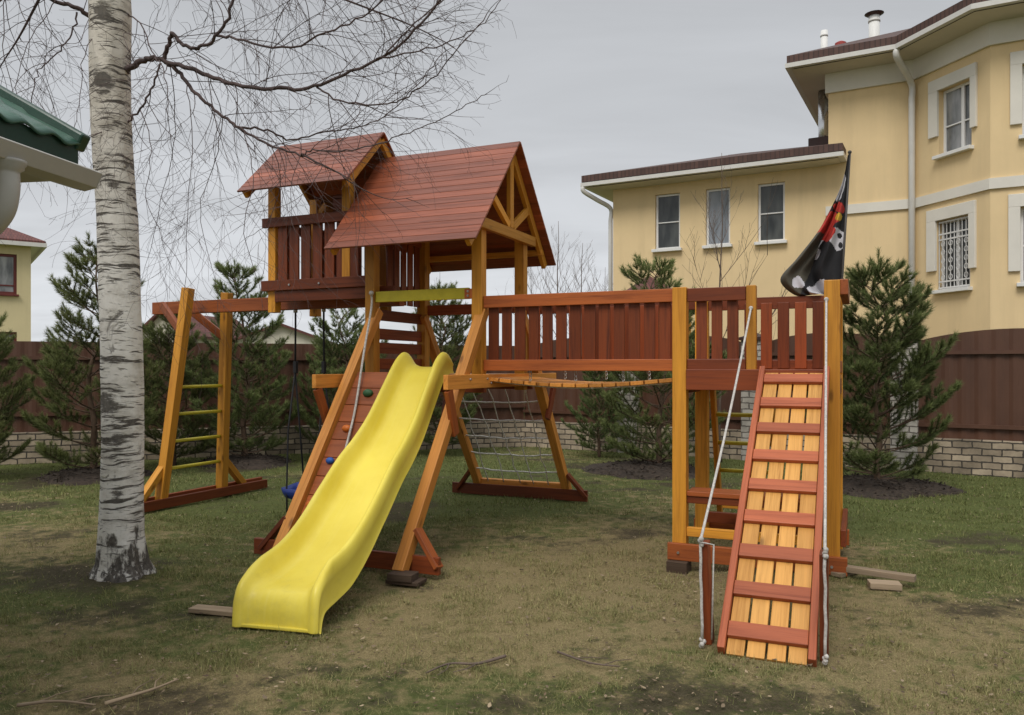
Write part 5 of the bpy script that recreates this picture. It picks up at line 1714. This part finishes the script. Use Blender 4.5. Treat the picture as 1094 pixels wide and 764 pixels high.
# ================================================================== GREEN ROOF BUILDING AT THE LEFT
def green_building():
    cz = 2.745; C = V3(((82 - CX) / F * 4.2, 4.2, 0)); d = V3((-.166, -.986, 0)).normalized(); n = V3((-.986, .166, 0)).normalized()    # d: along the eave towards the viewer, n: into the building
    root = empty('green_roof_house', C + n * 1.5 + d * 1.0); tag(root, 'garden building with green metal tile roof and white gutter at the left edge', 'building'); O = root.location.copy()
    ln = 4.2; pit = math.tan(R(29.5)); half = 2.2
    def pt(s, k, z): return C + d * s + n * k + V3((0, 0, z))
    # tiled slope: waves across, steps up the slope
    ns, nk = 180, 60; vs = []; fs = []; gs = []
    for j in range(nk + 1):
        k = -.02 + (half + .02) * j / nk; stp = (k % .30) / .30
        for i in range(ns + 1):
            s = ln * i / ns; w = .013 * math.cos(2 * math.pi * s / .19) + .016 * (1 - stp)
            vs.append(pt(s, k, cz + k * pit + .02 + w)); gs.append((s, k, 0))
    for j in range(nk):
        for i in range(ns): a = j * (ns + 1) + i; fs.append((a, a + 1, a + ns + 2, a + ns + 1))
    mb = MB(); mb.add(vs, fs, gs, .5); r = mb.build('roof', GREENL, root, O, 0, True)
    so = r.modifiers.new('thickness', 'SOLIDIFY'); so.thickness = .012
    # other slope
    mb = MB(); mb.prism([pt(0, half, cz + half * pit + .03), pt(0, 2 * half, cz + .03), pt(0, 2 * half, cz - .02), pt(0, half, cz + half * pit - .02)], d * ln); mb.build('roof', GREENL, root, O)
    # under-deck, dark fascia board and verge cap
    mb = MB(); mb.prism([pt(.03, 0.0, cz - .02), pt(.03, half, cz + half * pit - .02), pt(.03, half, cz + half * pit - .10), pt(.03, 0.0, cz - .09)], d * (ln - .06)); mb.build('roof_deck', DARKGREEN, root, O)
    mb = MB(); mb.beam(pt(-.01, .012, cz - .043), pt(ln, .012, cz - .043), .03, .135); mb.build('fascia', DARKGREEN, root, O, .004)
    mb = MB(); mb.beam(pt(-.015, -.03, cz - .01 + .045), pt(-.015, half, cz + half * pit + .055), .07, .095, (0, 0, 1)); mb.build('verge_cap', GREEN, root, O, .012)
    # box gutter with sloping front
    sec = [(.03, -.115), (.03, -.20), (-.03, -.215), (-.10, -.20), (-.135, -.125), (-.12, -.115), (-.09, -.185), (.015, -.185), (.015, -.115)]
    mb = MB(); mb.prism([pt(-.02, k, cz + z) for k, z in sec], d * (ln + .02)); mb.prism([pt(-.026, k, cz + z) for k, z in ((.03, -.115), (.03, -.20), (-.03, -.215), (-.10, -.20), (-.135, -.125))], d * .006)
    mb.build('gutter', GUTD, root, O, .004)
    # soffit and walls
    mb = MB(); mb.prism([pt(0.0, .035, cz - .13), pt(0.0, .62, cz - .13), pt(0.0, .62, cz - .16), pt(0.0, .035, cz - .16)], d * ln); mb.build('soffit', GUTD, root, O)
    mb = MB(); a = pt(.45, .60, 0); b = pt(ln, .60, 0); c2 = pt(ln, 2 * half - .6, 0); d2 = pt(.45, 2 * half - .6, 0)
    for p, q in ((a, b), (b, c2), (c2, d2), (d2, a)): mb.quad([p, q, q + V3((0, 0, cz - .12)), p + V3((0, 0, cz - .12))])
    z1 = cz + half * pit - .1
    mb.quad([d2 + V3((0, 0, cz - .12)), a + V3((0, 0, cz - .12)), pt(.45, half, z1)]); mb.build('wall', STUCCOW, root, O)
    # downpipe: funnel, elbow, then down the wall
    s0 = .52
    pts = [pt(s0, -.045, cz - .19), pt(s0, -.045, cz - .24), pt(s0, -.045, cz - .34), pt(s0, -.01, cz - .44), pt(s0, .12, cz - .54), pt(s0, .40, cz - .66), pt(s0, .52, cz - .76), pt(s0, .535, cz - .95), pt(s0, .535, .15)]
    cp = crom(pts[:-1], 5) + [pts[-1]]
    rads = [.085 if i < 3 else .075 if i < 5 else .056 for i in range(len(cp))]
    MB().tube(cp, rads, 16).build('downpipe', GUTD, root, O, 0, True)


green_building()

build_ground(); build_grass(); build_leaves()

# ================================================================== SKY, SUN, CAMERA
w = bpy.data.worlds.new('World'); scene.world = w; w.use_nodes = True
nt = w.node_tree; nt.nodes.clear()
out = nt.nodes.new('ShaderNodeOutputWorld'); bg = nt.nodes.new('ShaderNodeBackground'); L(nt, bg.outputs[0], out.inputs[0])
sky = nt.nodes.new('ShaderNodeTexSky'); sky.sky_type = 'NISHITA'; sky.sun_disc = False
SUN_EL, SUN_AZ = R(52), R(205)            # azimuth from +Y, clockwise: behind the viewer, slightly left
sky.sun_elevation = SUN_EL; sky.sun_rotation = SUN_AZ
tc = nt.nodes.new('ShaderNodeTexCoord'); sep = nt.nodes.new('ShaderNodeSeparateXYZ'); L(nt, tc.outputs['Generated'], sep.inputs[0])
elev = ramp(nt, sep.outputs[2], [(0.0, .575), (.10, .55), (.28, .445), (.44, .395), (.75, .80), (1.0, 1.05)])
# cloud streaks: project the direction on a flat cloud deck
den = math_n(nt, 'ADD', math_n(nt, 'ABSOLUTE', sep.outputs[2]), .12)
cmb = nt.nodes.new('ShaderNodeCombineXYZ'); L(nt, math_n(nt, 'DIVIDE', sep.outputs[0], den), cmb.inputs[0]); L(nt, math_n(nt, 'DIVIDE', sep.outputs[1], den), cmb.inputs[1])
cl = noise(nt, scaled(nt, cmb.outputs[0], (.55, 1.0, 1)), 1.5, 6, .52, .6)
clr = ramp(nt, cl, [(.30, .87), (.48, .98), (.68, 1.09)])
grey = mix(nt, 1.0, elev, clr, 'MULTIPLY')
tint = mix(nt, 1.0, grey, (.955, .985, 1.03), 'MULTIPLY')
sc_ = nt.nodes.new('ShaderNodeVectorMath'); sc_.operation = 'SCALE'; sc_.inputs[3].default_value = 10.2; L(nt, tint, sc_.inputs[0])
hs = nt.nodes.new('ShaderNodeHueSaturation'); hs.inputs['Saturation'].default_value = .3; hs.inputs['Value'].default_value = .6; L(nt, sky.outputs[0], hs.inputs['Color'])
L(nt, mix(nt, .92, hs.outputs[0], sc_.outputs[0]), bg.inputs['Color']); bg.inputs['Strength'].default_value = .10

sl = bpy.data.lights.new('sun', 'SUN'); sl.energy = 1.5; sl.angle = R(26); sl.color = (1.0, .965, .91)
so = bpy.data.objects.new('sun', sl); COL.objects.link(so)
sdir = V3((math.sin(SUN_AZ) * math.cos(SUN_EL), math.cos(SUN_AZ) * math.cos(SUN_EL), math.sin(SUN_EL)))
so.rotation_euler = sdir.to_track_quat('Z', 'Y').to_euler(); so.location = (0, -5, 20)

cam = bpy.data.cameras.new('camera'); co = bpy.data.objects.new('camera', cam); COL.objects.link(co)
cam.sensor_width = 36; cam.lens = 36 * F / 1094; cam.shift_y = (HY - 382) / 1094; cam.clip_end = 3000; cam.clip_start = .05
co.location = (0, 0, CH); co.rotation_euler = (R(90), 0, 0); scene.camera = co
scene.view_settings.view_transform = 'Standard'; scene.view_settings.look = 'None'
scene.view_settings.exposure = 0.45; scene.view_settings.gamma = 1
